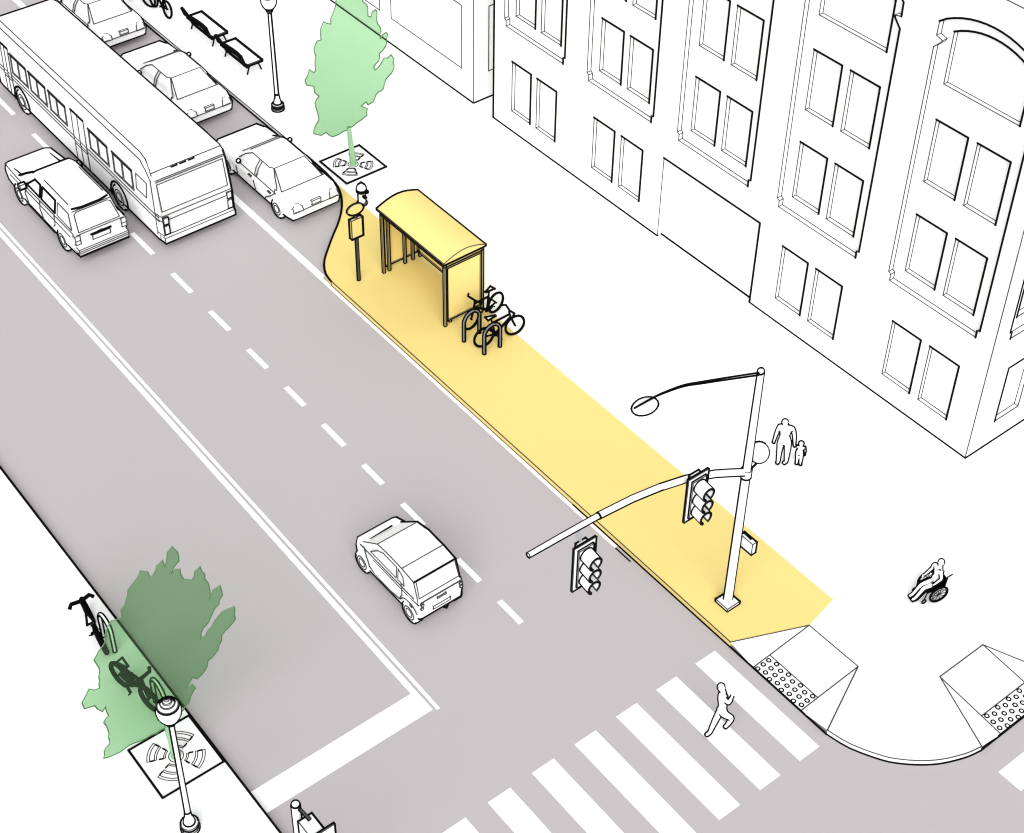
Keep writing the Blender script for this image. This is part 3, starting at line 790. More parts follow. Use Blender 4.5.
# ================================================================== SIGNAL POLE
def signal_head(parent, c, name='signal_head'):
    """c = centre of the backplate; faces -Y"""
    cx, cy, cz = c; h = .67; hw_ = .30
    b = M(); b.box((cx - .15, cy + .02, cz - .50), (cx + .13, cy + .13, cz + .63)); 
    o = sub(b.build(name, mats3(WHITE), parent), parent)
    p = M(); p.box((cx - hw_, cy - .02, cz - h), (cx + hw_, cy + .018, cz + h)); p.build('backplate', mats3(WHITE), o)
    p = M(); p.box((cx - .20, cy - .07, cz - .57), (cx + .20, cy - .022, cz + .57)); p.build('signal_face', mats3(WHITE), o)
    for k in (-1, 0, 1):
        zc = cz + k * .375; p = M(); n = 16
        q = []; r = .165
        for dy, rr in ((-.07, r), (-.37, r)):
            q.append([V((cx + rr * cos(a), cy + dy, zc + rr * sin(a) - (.05 if dy < -.2 else 0))) for a in [radians(-60 + 300 * i / n) for i in range(n + 1)]])
        inner = [[V((cx + (p_.x - cx) * .9, p_.y, zc + (p_.z - zc) * .9)) for p_ in qq] for qq in q]
        # curved hood with thickness
        ring0 = q[0] + inner[0][::-1]; ring1 = q[1] + inner[1][::-1]
        p.loft([ring0, ring1]); orient(p)
        sub(p.build('visor', mats3(WHITE), o, crease=50), o)
        l = M(); l.lathe([(.14, .0), (.13, .03), (.06, .045)], (cx, cy - .07, zc), 14, axis='y', lines=None); l.build('lens', mats3(GREYM), o)
    return o
t = thing('signal_pole', (-.10, -.06, K), 'tall white pole at the corner carrying two traffic signals and a street light', 'traffic signal')
b = M(); b.tube([(0, 0, .05), (0, 0, 4.45)], [.105, .092], 14); b.tube([(0, 0, 4.45), (0, 0, 7.72)], [.088, .07], 14); b.tube([(0, 0, 7.72), (0, 0, 7.79), (0, 0, 7.83)], [.07, .062, .03], 14, lines='smooth'); orient(b); b.build('pole', mats3(WHITE), t)
b = M()
q0 = [(-.27, -.02), (-.02, -.27), (.27, -.02), (.02, .27)]
q0 = rect(-.21, -.21, .21, .21)
b.loft([[V((x, y, -.001)) for x, y in q0], [V((x, y, .09)) for x, y in q0]]); orient(b); b.loft([[V((x * .7, y * .7, .092)) for x, y in q0], [V((x * .6, y * .6, .13)) for x, y in q0]], lines=None); b.build('base_plate', mats3(WHITE), t)
mast = [(.0, 4.58), (-.05, 4.63), (-.64, 4.97), (-1.07, 5.21), (-1.6, 5.45), (-2.0, 5.63), (-2.77, 5.86), (-3.62, 6.03), (-4.58, 6.13)]
b = M(); b.tube([(x, .01, z) for x, z in mast], [.078, .078, .077, .076, .075, .074, .072, .07, .068], 14); b.tube([(-4.58, .01, 6.13), (-5.65, .01, 6.17), (-6.50, .01, 6.19)], [.060, .056, .052], 14); orient(b)
b.build('mast_arm', mats3(WHITE), t)
b = M(); b.tube([(0, 0, 4.46), (0, 0, 4.70)], .115, 14); b.build('arm_collar', mats3(WHITE), t)
lum = [(-.05, 7.73), (-1.05, 8.12), (-1.88, 8.46), (-2.38, 8.66), (-2.87, 8.77), (-3.25, 8.82), (-3.72, 8.83)]
def smoothpath(pts, n=4):
    o = []
    for i in range(len(pts) - 1):
        p0 = V(pts[max(i - 1, 0)]); p1 = V(pts[i]); p2 = V(pts[i + 1]); p3 = V(pts[min(i + 2, len(pts) - 1)])
        for k in range(n):
            t_ = k / n; o.append(.5 * ((2 * p1) + (p2 - p0) * t_ + (2 * p0 - 5 * p1 + 4 * p2 - p3) * t_ ** 2 + (3 * p1 - p0 - 3 * p2 + p3) * t_ ** 3))
    return o + [V(pts[-1])]
b = M()
lum = smoothpath([(-.05, 7.71), (-1.05, 8.13), (-1.88, 8.47), (-2.38, 8.67), (-2.87, 8.78), (-3.25, 8.83), (-3.80, 8.83)])
for dz in (.034, -.040): b.tube([(x, 0, z + dz * (1 - .75 * i / 24)) for i, (x, z) in enumerate(lum)], [.024 - .008 * i / 24 for i in range(25)], 8, lines=None)
b.build('lamp_arm', BL3, t)
b = M(); n = 24; rings = []
for i in range(1, 10):
    a = -pi / 2 + pi * i / 10; rings.append([V((-3.49 + .31 * cos(a) * cos(2 * pi * k / n), (.21) * cos(a) * sin(2 * pi * k / n), 8.71 + .09 * sin(a))) for k in range(n)])
b.loft(rings, lines='smooth'); orient(b); b.build('lamp_head', mats3(WHITE), t, wt=1.25)
b = M(); b.box((-5.22, -.14, 5.84), (-5.16, .0, 6.11), lines=None); b.build('bracket', mats3(GREYF), t)
signal_head(t, (-5.16, -.24, 5.22)); signal_head(t, (-1.89, -.24, 5.24))
# round mirror like globe and pedestrian head
b = M(); n = 20; rings = []
for i in range(1, 12):
    a = -pi / 2 + pi * i / 12; rings.append([V((.35 + .225 * cos(a) * cos(2 * pi * k / n), .0 + .225 * cos(a) * sin(2 * pi * k / n), 5.03 + .25 * sin(a))) for k in range(n)])
b.loft(rings, lines='smooth'); orient(b); b.build('globe', mats3(WHITE), t)
b = M(); b.tube([(.1, 0, 4.60), (.36, 0, 4.72), (.36, 0, 4.80)], .03, 8, lines=None)
b.build('globe_bracket', BL3, t)
b = M(); b.tube([V((.35, 0, 5.03)) + V((.79, -.61, 0)) * .25 * cos(radians(a)) + V((.386, .505, .772)) * .262 * sin(radians(a)) for a in range(50, 131, 8)], [.012, .02, .014, .022, .014, .024, .014, .022, .014, .02, .012], 6, lines=None); b.build('globe_guard', BL3, t)
b = M(); b.box((.11, -.42, 2.06), (.25, .0, 2.42)); o = b.build('pedestrian_signal', mats3(WHITE), t)
b = M(); b.tube([(.08, .0, 2.48), (.17, -.08, 2.48), (.18, -.30, 2.44)], .02, 6, lines=None); b.build('signal_bracket', BL3, t)

# signal pole at the near left corner
t = thing('corner_signal_post', (-12.9, -.65, K), 'white signal post cut off by the bottom edge, near the left pavement corner', 'traffic signal')
b = M(); b.tube([(0, 0, 0), (0, 0, 3.72)], .085, 14); b.tube([(0, 0, 3.72), (0, 0, 3.78), (0, 0, 3.81)], [.085, .07, .03], 14, lines='smooth'); orient(b); b.build('post', mats3(WHITE), t)
b = M(); b.tube([(0.03, -.07, 3.66), (.09, -.34, 3.56)], .022, 8); b.build('bracket', mats3(WHITE), t)
b = M(); b.box((-.10, -.68, 2.65), (.22, -.22, 3.52)); o = sub(b.build('signal_head', mats3(WHITE), t), t)
b = M(); b.box((-.22, -.74, 2.5), (.42, -.70, 3.58)); b.build('backplate', mats3(WHITE), o)

# ================================================================== STREET LAMPS
def lamp(loc, label, hh):
    t = thing('street_lamp', loc, label, 'street lamp', 'post-top street lamps on the pavements')
    b = M(); b.lathe([(.20, 0), (.20, .07), (.165, .08), (.165, .14), (.19, .15), (.19, .21), (.15, .24)], n=20); orient(b); b.build('base', mats3(WHITE), t, crease=50)
    b = M(); b.tube([(0, 0, .24), (0, 0, .34), (0, 0, .48), (0, 0, .62)], [.12, .10, .07, .055], 16, lines='hard'); b.tube([(0, 0, .62), (0, 0, hh - .72)], [.054, .042], 14); orient(b); b.build('pole', mats3(WHITE), t, crease=50)
    b = M(); b.lathe([(.06, hh - .74), (.085, hh - .71), (.085, hh - .66), (.11, hh - .63), (.13, hh - .60)], n=16); orient(b); b.build('collar', mats3(WHITE), t, wt=1.1)
    b = M(); pr = [(.12, hh - .60), (.19, hh - .52), (.24, hh - .40), (.255, hh - .28), (.235, hh - .18), (.20, hh - .12)]
    b.lathe(pr, n=24, lines='smooth'); orient(b); b.build('globe', mats3(WHITE), t)
    b = M(); b.lathe([(.22, hh - .15), (.21, hh - .12), (.15, hh - .07), (.145, hh - .04), (.09, hh - .02), (.085, hh + .02), (.04, hh + .04), (.02, hh + .07)], n=20); orient(b)
    b.build('cap', mats3(WHITE), t, crease=28)
    return t
lamp((-13.90, 2.50, K), 'white post-top street lamp in front of the tree on the left pavement', 4.50)
lamp((2.90, 25.47, K), 'white post-top street lamp past the benches at the top of the picture', 4.62)

# ================================================================== TREES
def grate(loc, label):
    t = thing('tree_grate', loc, label, 'tree grate', 'square tree grates')
    b = M(); b.box((-.79, -.79, -.02), (.79, .79, .012))
    b.line([(-.79, -.79, .014), (.79, -.79, .014), (.79, .79, .014), (-.79, .79, .014)], 2, True); b.build('grate_plate', mats3(PAVE), t)
    s = M(); z = .016
    s.line([(.17 * cos(a), .17 * sin(a), z) for a in [2 * pi * k / 20 for k in range(20)]], 1, True)
    for q in range(4):
        a0 = radians(q * 90 + 22); a1 = radians(q * 90 + 68)
        for r0, r1 in ((.24, .28), (.32, .36), (.44, .49), (.60, .66)):
            if r0 == .32: continue
            pts = [(r0 * cos(a0 + (a1 - a0) * k / 8), r0 * sin(a0 + (a1 - a0) * k / 8), z) for k in range(9)] + [(r1 * cos(a1 - (a1 - a0) * k / 8), r1 * sin(a1 - (a1 - a0) * k / 8), z) for k in range(9)]
            s.line(pts, 1, True)
        for a in (a0, a1):
            for r0, r1 in ((.30, .38), (.50, .58)): s.line([(r0 * cos(a), r0 * sin(a), z), (r1 * cos(a), r1 * sin(a), z)], 2)
    s.build('slots', mats3(PAVE), t, lines=False, wt=.75)
grate((-13.22, 4.32, K), 'square cast tree grate on the left pavement behind the lamp base')
grate((3.10, 21.12, K), 'square cast tree grate between the hydrant and the parked sedan')

def unproj(u, v, P0, n):
    r = V(((u - CX) / FPX, (v - CY) / FPX, 1.0)); d = V([sum(RR[k][i] * r[k] for k in range(3)) for i in range(3)])
    t = (P0 - CAM).dot(n) / d.dot(n); return CAM + d * t
def tree(base, outline_px, label, ztop):
    """broad flat-topped crown; its leafy outline stands in an upright plane and swells 0.9 m either side"""
    P0 = V(base); n = P0 - CAM; n.z = 0; n.normalize(); rt = V((n.y, -n.x, 0))
    t = thing('street_tree', base, label, 'tree', 'street trees standing in grates')
    pts = []
    for u, v in outline_px:
        q = unproj(u, v, P0, n) - P0; pts.append((q.dot(rt), q.z))
    # subdivide + leafy jitter
    L = []
    for i in range(len(pts)):
        a = V(pts[i]); c = V(pts[(i + 1) % len(pts)]); k = max(1, int((c - a).length / .12))
        for j in range(k):
            p = a.lerp(c, j / k)
            if j: d = (c - a).normalized(); p = p + V((-d.y, d.x)) * random.uniform(-.025, .025)
            L.append((p.x, p.y))
    vs, fs = fill(L)
    # interior samples for the swell
    import mathutils.geometry as mg
    def inside(x, y):
        c = False; j = len(L) - 1
        for i in range(len(L)):
            if ((L[i][1] > y) != (L[j][1] > y)) and (x < (L[j][0] - L[i][0]) * (y - L[i][1]) / (L[j][1] - L[i][1]) + L[i][0]): c = not c
            j = i
        return c
    def dist(x, y):
        best = 9
        for i in range(len(L)):
            ax, ay = L[i]; bx, by = L[(i + 1) % len(L)]; dx, dy = bx - ax, by - ay; l2 = dx * dx + dy * dy
            if l2 < 1e-12: continue
            k = max(0, min(1, ((x - ax) * dx + (y - ay) * dy) / l2)); best = min(best, math.hypot(x - ax - k * dx, y - ay - k * dy))
        return best
    xs = [p[0] for p in L]; ys = [p[1] for p in L]; inner = []
    y = min(ys)
    while y < max(ys):
        x = min(xs)
        while x < max(xs):
            xx = x + random.uniform(-.04, .04); yy = y + random.uniform(-.04, .04)
            if inside(xx, yy) and dist(xx, yy) > .07: inner.append((xx, yy))
            x += .17
        y += .17
    allv = [V(p) for p in L] + [V(p) for p in inner]
    nb_ = len(L)
    ov, oe, of, _, _, _ = mg.delaunay_2d_cdt(allv, [(i, (i + 1) % nb_) for i in range(nb_)], [], 1, 1e-5)
    b = M(); hh = []
    bound = set(R((p[0], p[1], 0)) for p in L)
    for p in ov:
        d = dist(p.x, p.y)
        hh.append(.012 + .75 * (1 - math.exp(-d / .9)) * (1 + .06 * sin(p.x * 5) * cos(p.y * 4)))
    P = lambda p, d: rt * p.x + V((0, 0, p.y)) + n * d
    F = []
    for f in of:
        q = [ov[i] for i in f]; ar = area([(a.x, a.y) for a in q])
        c = sum(q, V((0, 0))) / len(q)
        if not inside(c.x, c.y): continue
        F.append(tuple(f) if ar > 0 else tuple(f)[::-1])
    nv = len(ov)
    b.add([P(p, -h) for p, h in zip(ov, hh)] + [P(p, h) for p, h in zip(ov, hh)], F + [tuple(i + nv for i in f)[::-1] for f in F], lines=None)
    for i in range(len(L)): b.line([P(V(L[i]), 0), P(V(L[(i + 1) % len(L)]), 0)], 1)
    b.build('crown', [LEAF, LEAFEDGE, LEAFEDGE], t, lines=False)
    zt = ztop
    b = M(); b.tube([V((0, 0, 0)) - rt * .0, -rt * .02 + V((0, 0, .6)), -rt * .05 + V((0, 0, zt * .6)), -rt * .07 + V((0, 0, zt))], [.12, .095, .085, .07], 10, lines=None)
    b.build('trunk', [TRUNK, LEAFEDGE, LEAFEDGE], t, lines=False)
    return t
OB = [(172,546.7),(167.2,552.5),(164.9,566.9),(162.4,560.2),(156.6,565.9),(152.8,575.5),(149.5,576.5),(147.6,571.7),(140.3,570.7),(133.6,582.3),(127.8,589.9),(125.9,600.5),(120.7,610.1),(122,616.8),(116.3,619.7),(111.5,620.7),(106,632),(103.5,645),(98,652),(93.8,660),(97,664.9),(99.5,672.5),(99.5,688),(94.5,690),(89,689),(81.8,702.7),(84.4,709),(94.5,705.6),(102.5,711.8),(105.5,707),(108.4,715.5),(103.6,722.7),(109,733.6),(109,744.5),(105.5,748),(103.6,758.4),(114.5,754.7),(125.5,748),(135.3,742.7),(156.4,733.6),(171,724.5),(189,702.7),(195.6,688.2),(192,684.5),(185.5,688),(192.7,677.3),(197,679),(205.5,670),(208,661),(218.2,650),(221.8,635.5),(235.6,619),(234.5,606.4),(221.8,611.8),(214.5,621),(205.5,635.5),(201,638),(203.6,628),(211,617.3),(222.5,595.5),(220,585.3),(212.7,590),(209.8,599),(208,582.7),(200,566.4),(194.5,571.8),(192,580),(183.6,579),(180,569),(175.3,569.3),(171.6,573.6),(174,567),(179,561),(177.5,551.8)]
OA = [(335.5,5.8),(330.7,18.3),(330.7,24),(323.4,21.6),(320.8,27.9),(321,39.9),(317.2,40.8),(314,48),(315.8,55.7),(315.3,71),(313.8,72.5),(309.2,69.5),(305,80),(306.3,85),(313.8,86.3),(314.5,92.5),(318.8,96.3),(315,102.5),(317,111.3),(318.8,120),(315,126.3),(313.8,133.8),(321,135.5),(326,132.5),(332,136.8),(340,133.8),(351,127.5),(360,121),(367,115.5),(367.5,108.8),(361.3,106),(366,102),(368,105),(373,102),(376,95),(383.8,88),(386,79.5),(393.8,68.8),(394,58.8),(391,54.5),(387.5,58),(383.8,58),(378,67.5),(375,70),(373.8,67),(378.8,61),(379.5,53.8),(386,46),(388,35),(386,32),(382.5,35),(380.5,38.8),(380.5,27.5),(377,21),(377,11),(375,9.5),(372,12.5),(371,17),(368,16),(367,5),(362.5,1),(365,-6),(361,-16),(355,-24),(350,-20),(346,-28),(341,-22),(338,-12),(334,-6),(336,0)]
tree((-13.22, 4.32, K), OB, 'light green see-through tree overhanging the kerb behind the lamp on the left pavement', 1.5)
tree((3.10, 21.12, K), OA, 'light green see-through tree near the fire hydrant and parked sedan', 1.5)

# ================================================================== CYCLES, RACKS, BENCHES
def bike(loc, ang, label, lean=0.0, wt=1.0):
    wt *= 1.6
    t = thing('bicycle', loc, label, 'bicycle', 'black bicycles parked at the racks')
    q = Matrix.Rotation(ang, 3, 'Z') @ Matrix.Rotation(lean, 3, 'X')
    def fin(b, name, par=t, mats=BL3, lines=False):
        b.v = [q @ p for p in b.v]; b.ls = [(q @ a, q @ c, k) for a, c, k in b.ls]
        return b.build(name, mats, par, lines=lines)
    w_ = .026 * wt
    for x in (-.53, .53):
        b = M(); b.torus((x, 0, .34), .32, w_, 'y', 28, 6)
        o = sub(fin(b, 'wheel'), t)
        b = M()
        for k in range(0): pass
        b.lathe([(.03, -.04), (.03, .04)], (x, 0, .34), 8, axis='y', lines=None); fin(b, 'hub', o)
    b = M(); A = (-.15, 0, .30); S_ = (-.24, 0, .78); H_ = (.36, 0, .82); RW = (-.53, 0, .34)
    for p, r in (((A, S_), .022), ((A, (.39, 0, .70)), .026), (((-.22, 0, .74), H_), .022), ((A, RW), .018), (((-.22, 0, .72), RW), .018)): b.tube(p, r * wt, 8, lines=None)
    fin(b, 'frame')
    b = M(); b.tube([(.34, 0, .92), (.39, 0, .70), (.53, 0, .34)], .022 * wt, 8, lines=None); fin(b, 'fork')
    b = M(); b.tube([(.28, -.31, .98), (.38, -.24, .99), (.36, 0, .95), (.38, .24, .99), (.28, .31, .98)], .022 * wt, 8, lines=None); fin(b, 'handlebar')
    b = M(); b.tube([(-.24, 0, .78), (-.27, 0, .92)], .018 * wt, 8, lines=None); fin(b, 'seat_post')
    b = M(); s0 = [(-.42, -.09), (-.42, .09), (-.30, .06), (-.12, .02), (-.12, -.02), (-.30, -.06)]
    b.loft([[V((x, y, .92)) for x, y in s0], [V((x, y, .96)) for x, y in s0]], lines=None)
    b.line([(x, y, .965) for x, y in s0], 2, True); fin(b, 'saddle', mats=mats3(WHITE))
    b = M(); b.lathe([(.09, -.02), (.09, .02)], (-.15, 0, .30), 14, axis='y', lines=None); b.tube([(-.15, -.1, .30), (-.02, -.12, .18)], .018 * wt, 6, lines=None); b.tube([(-.15, .1, .30), (-.28, .12, .42)], .018 * wt, 6, lines=None); b.tube([(-.02, -.12, .18), (-.02, -.2, .18)], .02, 6, lines=None)
    b.tube([(-.28, .12, .42), (-.28, .2, .42)], .02, 6, lines=None); fin(b, 'crank')
    return t
bike((1.70, 12.17, K), pi + .16, 'black bicycle behind the hoop rack closest to the bus shelter', .05)
bike((1.50, 11.16, K), -.12, 'black bicycle at the hoop rack farther from the bus shelter, on the yellow paving edge', -.05)
bike((-12.95, 8.56, K), radians(80), 'black bicycle seen end on, at the upper rack of the left pavement', -.21, 1.5)
bike((-13.12, 6.37, K), -pi / 2 + .20, 'black bicycle with its saddle up the street, beside the lamp globe on the left', .0, 1.4)
bike((2.93, 33.80, K), pi / 2 + .0, 'black bicycle at the top edge beyond the benches, its round wheel fully in view', .10, 1.1)
bike((2.62, 34.9, K), pi / 2 + .35, 'black bicycle mostly cut off by the top edge beyond the benches', -.05, 1.1)
def rack(p0, p1, h, label, mt, r=.035):
    P0 = V((*p0, K)); P1 = V((*p1, K)); c = (P0 + P1) / 2; d = (P1 - P0) / 2; L = d.length; d.normalize()
    b = M(); pts = [(-d * L)] + [(-d * L) + V((0, 0, h - L))]
    for k in range(1, 10):
        a = pi * k / 10; pts.append(-d * L * cos(a) + V((0, 0, h - L + L * sin(a))))
    pts += [d * L + V((0, 0, h - L)), d * L]
    b.tube(pts, r, 10); o = b.build('bike_rack', [mt, INK, THIN], loc=tuple(c), crease=70)
    return tag(o, label, 'bike rack', 'hoop bicycle racks')
rack((.64, 11.75), (1.23, 11.78), .98, 'grey hoop rack just past the shelter end panel', GREYM)
rack((.77, 10.95), (1.33, 10.93), .98, 'grey hoop rack nearest the crossing on the yellow paving', GREYM)
rack((-12.90, 7.83), (-12.90, 8.41), .98, 'white hoop rack beside the end-on bicycle on the left pavement', WHITE)
rack((-12.84, 5.37), (-12.84, 5.95), .98, 'white hoop rack partly hidden by the lamp globe on the left pavement', WHITE)
def bench(loc, label):
    t = thing('bench', loc, label, 'bench', 'benches side by side on the pavement')
    b = M(); b.box((-.28, -.9, .40), (.32, .9, .45)); b.build('seat', mats3(WHITE), t, wt=1.3)
    b = M(); prof = []
    for i in range(11):
        y = -.92 + 1.95 * i / 10; prof.append(y)
    top = [V((-.36 - .06 * sin(pi * i / 10), y, .62 + .2 * sin(pi * (i / 10) ** .6) if i not in (0, 10) else (.50 if i == 0 else .78))) for i, y in enumerate(prof)]
    bot = [V((-.30, y, .46 + (.22 * max(0, (i - 7) / 3)))) for i, y in enumerate(prof)]
    for i in range(10):
        a, c, e, f = bot[i], bot[i + 1], top[i + 1], top[i]
        th = V((-.035, 0, 0)); b.add([a, c, e, f, a + th, c + th, e + th, f + th], [(0, 3, 2, 1), (4, 5, 6, 7), (0, 4, 7, 3), (1, 2, 6, 5), (3, 7, 6, 2), (0, 1, 5, 4)], lines=None)
    b.line([p + V((-.04, 0, .0)) for p in top] , 2); b.line([p + V((-.04, 0, 0)) for p in bot], 2); b.line([top[0] + V((-.04, 0, 0)), bot[0] + V((-.04, 0, 0))], 2)
    b.line([p + V((-.02, 0, -.06)) for p in bot[:8]], 2)
    b.line([top[i].lerp(bot[i], .25) + V((-.05, 0, 0)) for i in range(11)], 2)
    b.build('backrest', mats3(WHITE), t, wt=1.5)
    for y in (-.82, .72):
        for s_ in (-1, 1):
            b = M(); b.tube([(0.02 + s_ * .02, y, .38), (.02 + s_ * .20, y, .28), (.02 + s_ * .30, y, .0)], .03, 8, lines=None); b.build('leg', BL3, t)
    b = M(); b.tube([(-.32, -.86, .40), (.1, -.86, .36), (.3, -.84, .38)], .035, 8, lines=None); b.tube([(-.33, -.9, .44), (-.33, .55, .44)], .04, 8, lines=None); b.build('frame', BL3, t)
    return t
bench((3.5, 31.28, K), 'dark framed bench with a white seat, farther of the pair near the bicycles')
bench((3.5, 28.85, K), 'dark framed bench with a white seat, nearer of the pair towards the street lamp')
# drain slot beside the kerb
b = M(); b.box((-1.055, 2.5, .005), (-1.015, 3.08, .012), lines=None); tag(b.build('storm_drain', BL3), 'short black drain slot in the road beside the kerb near the mast arm', 'drain')

# ================================================================== PEOPLE
def skin(verts, edges, radii, levels=2):
    me = bpy.data.meshes.new('t'); me.from_pydata([tuple(p) for p in verts], edges, [])
    ob = bpy.data.objects.new('t', me); COL.objects.link(ob)
    md = ob.modifiers.new('s', 'SKIN'); md.use_smooth_shade = True
    lay = me.skin_vertices[0].data if me.skin_vertices else None
    if lay is None:
        bpy.context.view_layer.objects.active = ob
        bpy.ops.mesh.customdata_skin_add(); lay = me.skin_vertices[0].data
    for i, r in enumerate(radii): lay[i].radius = (r, r) if not isinstance(r, tuple) else r
    lay[0].use_root = True
    sd = ob.modifiers.new('d', 'SUBSURF'); sd.levels = levels
    dg = bpy.context.evaluated_depsgraph_get(); dg.update()
    e = bpy.data.meshes.new_from_object(ob.evaluated_get(dg))
    vs = [v.co.copy() for v in e.vertices]; fs = [tuple(p.vertices) for p in e.polygons]
    bpy.data.objects.remove(ob); bpy.data.meshes.remove(me); bpy.data.meshes.remove(e)
    return vs, fs
def person(loc, rt, J, rad, label, cat='person', face=None, group=None, keep=.12, wt=1.0, scl=1.0):
    """J: name -> (a, b, z): a along rt, b along the horizontal normal away from it"""
    rt = V(rt).normalized(); n = V((-rt.y, rt.x, 0))
    W = lambda p: rt * p[0] + n * p[1] + V((0, 0, p[2]))
    J = {k: tuple(c * scl for c in v) for k, v in J.items()}; rad = {k: (tuple(c * scl for c in v) if isinstance(v, tuple) else v * scl) for k, v in rad.items()}
    names = list(J); ix = {k: i for i, k in enumerate(names)}
    E_ = [('pelvis', 'waist'), ('waist', 'chest'), ('chest', 'neck'), ('neck', 'head'), ('head', 'crown')]
    for s in 'lr':
        E_ += [('pelvis', s + 'hip'), (s + 'hip', s + 'knee'), (s + 'knee', s + 'ankle'), (s + 'ankle', s + 'toe'), ('chest', s + 'sho'), (s + 'sho', s + 'elb'), (s + 'elb', s + 'wri'), (s + 'wri', s + 'palm')]
    E_ = [(ix[a], ix[c]) for a, c in E_]
    vs, fs = skin([W(J[k]) for k in names], E_, [rad[k] if k in rad else rad[k[1:]] for k in names])
    b = M(); b.keep = keep; b.add(vs, fs, lines='smooth')
    orient(b)
    k_ = rad['palm'] / .03
    for s in 'lr':
        p = W(J[s + 'palm']); d = (p - W(J[s + 'wri'])).normalized(); side = d.cross(n).normalized()
        for f in range(4):
            o_ = side * ((f - 1.5) * .018 * k_); L = (.07, .08, .075, .06)[f] * k_
            b.tube([p + o_, p + o_ + d * L * .6, p + o_ + d * L - n * .015 * k_], .008 * k_, 5, lines=None)
        b.tube([p - side * .02 * k_, p - side * .055 * k_ + d * .03 * k_, p - side * .06 * k_ + d * .05 * k_], .009 * k_, 5, lines=None)
    # nose and ears
    if face is not None:
        hc = W(J['head']) + (W(J['crown']) - W(J['head'])) * .35; fd = W((*face, 0)).normalized(); hr = rad['head']
        b.tube([hc + fd * hr * .8 + V((0, 0, .02)), hc + fd * (hr + .018)], [.008, .013], 6, lines=None)
        sd = fd.cross(V((0, 0, 1)))
        for s_ in (-1, 1): b.lathe([(.012, -.02), (.018, 0), (.01, .02)], hc + sd * s_ * hr * .95, 6, lines=None)
        for s_ in (-1, 1): b.lathe([(.009, -.006), (.009, .006)], hc + fd * hr * .9 + sd * s_ * .032 + V((0, 0, .03)), 6, lines=None, mi=1)
    o = b.build('person', mats3(WHITE), loc=loc, sil=True, wt=wt)
    return tag(o, label, cat, group)
RAD = dict(pelvis=(.15, .11), waist=(.14, .10), chest=(.17, .11), neck=.055, head=.09, crown=.075, hip=.10, knee=.065, ankle=.045, toe=.04, sho=.06, elb=.045, wri=.032, palm=.03)
def viewrt(p):
    n = V(p) - CAM; n.z = 0; n.normalize(); return V((n.y, -n.x, 0))
man = dict(pelvis=(-.10, 0, .90), waist=(-.12, 0, 1.08), chest=(-.12, 0, 1.28), neck=(-.14, 0, 1.46), head=(-.16, 0, 1.53), crown=(-.17, 0, 1.63),
           lhip=(-.19, 0, .84), lknee=(-.19, .03, .46), lankle=(-.18, 0, .08), ltoe=(-.20, -.06, .03), lsho=(-.29, 0, 1.36), lelb=(-.34, .0, 1.08), lwri=(-.37, -.02, .84), lpalm=(-.38, -.03, .76),
           rhip=(0.0, 0, .84), rknee=(.02, -.06, .47), rankle=(.03, .05, .08), rtoe=(-.04, .0, .03), rsho=(.07, 0, 1.38), relb=(.14, .0, 1.10), rwri=(.17, -.02, .84), rpalm=(.19, -.03, .76))
person((4.47, 2.47, K), viewrt((4.47, 2.47, K)), man, RAD, 'grown-up walking hand in hand with a small child near the building', face=(.0, 1))
kid = {k: (v[0] * .52 + .02, v[1] * .5, v[2] * .52) for k, v in man.items()}
kid.update(lelb=(-.15, 0, .60), lwri=(-.17, 0, .66), lpalm=(-.19, 0, .70), lsho=(-.11, 0, .66), rsho=(.06, 0, .66), relb=(.09, 0, .52), rwri=(.09, 0, .42), rpalm=(.09, 0, .38), rhip=(.0, 0, .42), lhip=(-.09, 0, .42), rankle=(.02, 0, .05), rtoe=(.04, -.05, .03), rknee=(.02, 0, .23), head=(-.04, 0, .78), crown=(-.04, 0, .84), neck=(-.04, 0, .70))
RK = {k: (tuple(x * .6 for x in v) if isinstance(v, tuple) else v * .6) for k, v in RAD.items()}; RK['head'] = .075; RK['crown'] = .06; RK['ankle'] = .035; RK['toe'] = .03; RK['knee'] = .045
person((4.79, 2.23, K), viewrt((4.79, 2.23, K)), kid, RK, 'small child holding the hand of the grown-up near the building', face=(.0, 1))
# walker striding over the crossing (towards +X), upright plane y = const
wk = dict(pelvis=(.22, 0, 1.08), waist=(.22, 0, 1.30), chest=(.21, 0, 1.56), neck=(.17, 0, 1.82), head=(.12, 0, 1.90), crown=(.12, 0, 2.03),
          lhip=(.19, .06, 1.04), lknee=(.10, .06, .60), lankle=(.02, .06, .14), ltoe=(-.06, .03, .04), lsho=(.15, .10, 1.66), lelb=(.19, .14, 1.40), lwri=(.24, .10, 1.24), lpalm=(.26, .09, 1.18),
          rhip=(.27, -.07, 1.06), rknee=(.47, -.07, 1.00), rankle=(.38, -.07, .70), rtoe=(.33, -.10, .63), rsho=(.24, -.10, 1.66), relb=(.34, -.14, 1.60), rwri=(.39, -.12, 1.80), rpalm=(.40, -.12, 1.86))
RWK = dict(RAD); RWK['chest'] = (.12, .12); RWK['pelvis'] = (.11, .11); RWK['waist'] = (.09, .09); RWK['hip'] = .08; RWK['sho'] = .055; RWK['elb'] = .06
person((-3.17, -2.62, .0), viewrt((-3.17, -2.62, 0)), wk, RWK, 'person striding over the zebra crossing with one knee lifted', face=(-.3, -1))
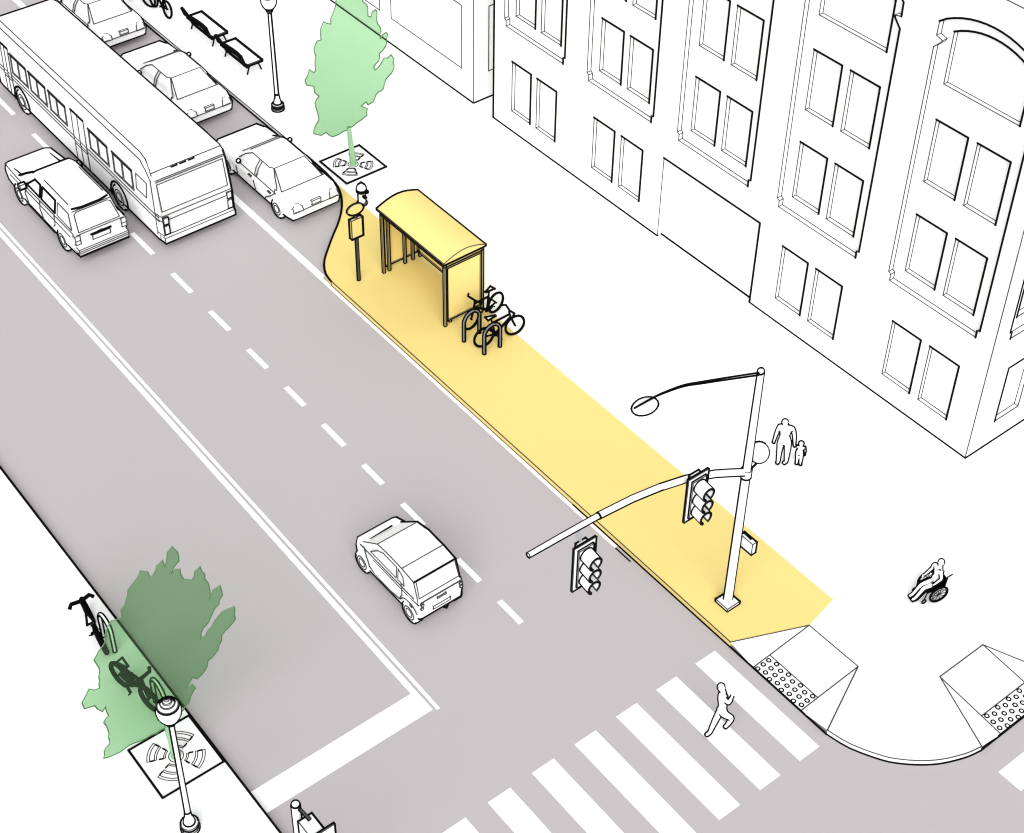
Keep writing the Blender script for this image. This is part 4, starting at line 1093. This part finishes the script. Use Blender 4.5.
# wheelchair user, heading away from the building
wrt = (.96, -.28, 0)
wc = dict(pelvis=(.06, 0, .52), waist=(.10, 0, .72), chest=(.12, 0, .98), neck=(.12, 0, 1.20), head=(.12, 0, 1.28), crown=(.14, 0, 1.40),
          lhip=(.02, .07, .50), lknee=(-.32, .07, .47), lankle=(-.54, .07, .14), ltoe=(-.66, .07, .10), lsho=(.06, .16, 1.08), lelb=(.06, .22, .84), lwri=(-.14, .20, .70), lpalm=(-.20, .19, .68),
          rhip=(.02, -.07, .50), rknee=(-.32, -.07, .47), rankle=(-.54, -.07, .14), rtoe=(-.66, -.07, .10), rsho=(.06, -.16, 1.08), relb=(.08, -.22, .84), rwri=(-.12, -.22, .70), rpalm=(-.18, -.21, .68))
RW_ = dict(RAD); RW_['hip'] = .075; RW_['knee'] = .055; RW_['pelvis'] = (.12, .10); RW_['chest'] = (.11, .11); RW_['waist'] = (.10, .10)
WL = (4.10, -2.93, K)
person(WL, wrt, wc, RW_, 'seated person leaning slightly forward in the wheelchair', face=(-1, 0), scl=.88, wt=.85, keep=.06)
t = thing('wheelchair', WL, 'black wheelchair carrying a seated person near the kerb ramps', 'wheelchair')
for s_ in (-1, 1):
    b = M(); b.torus((.04, s_ * .31, .31), .28, .035, 'y', 28, 6); b.torus((.04, s_ * .345, .31), .22, .014, 'y', 28, 4)
    o = sub(b.build('wheel', BL3, t), t)
    b = M()
    for k in range(10):
        a = 2 * pi * k / 10; b.tube([(.04, s_ * .31, .31), (.04 + .27 * cos(a), s_ * .31, .31 + .27 * sin(a))], .012, 4, lines=None)
    b.build('spokes', BL3, o)
    b = M(); b.torus((-.36, s_ * .24, .09), .07, .022, 'y', 14, 5); b.build('caster', BL3, t)
    b = M(); b.tube([(.26, s_ * .22, .42), (.29, s_ * .22, .84), (.44, s_ * .22, .90)], .022, 6, lines=None); b.build('push_handle', BL3, t)
    b = M(); b.tube([(.28, s_ * .23, .44), (-.30, s_ * .23, .42), (-.36, s_ * .22, .12)], .022, 6, lines=None); b.tube([(-.30, s_ * .16, .42), (-.52, s_ * .13, .10)], .03, 6, lines=None); b.build('side_frame', BL3, t)
b = M(); b.box((-.30, -.22, .38), (.26, .22, .42), lines=None); b.build('seat', BL3, t)
b = M(); b.box((.25, -.22, .42), (.28, .22, .80), lines=None); b.build('backrest', BL3, t)
b = M(); b.box((-.66, -.12, .04), (-.50, .12, .07), lines=None); b.build('footrest', BL3, t)
t.rotation_euler = (0, 0, math.atan2(-.28, .96)); t.scale = (.88, .88, .88)
clean()
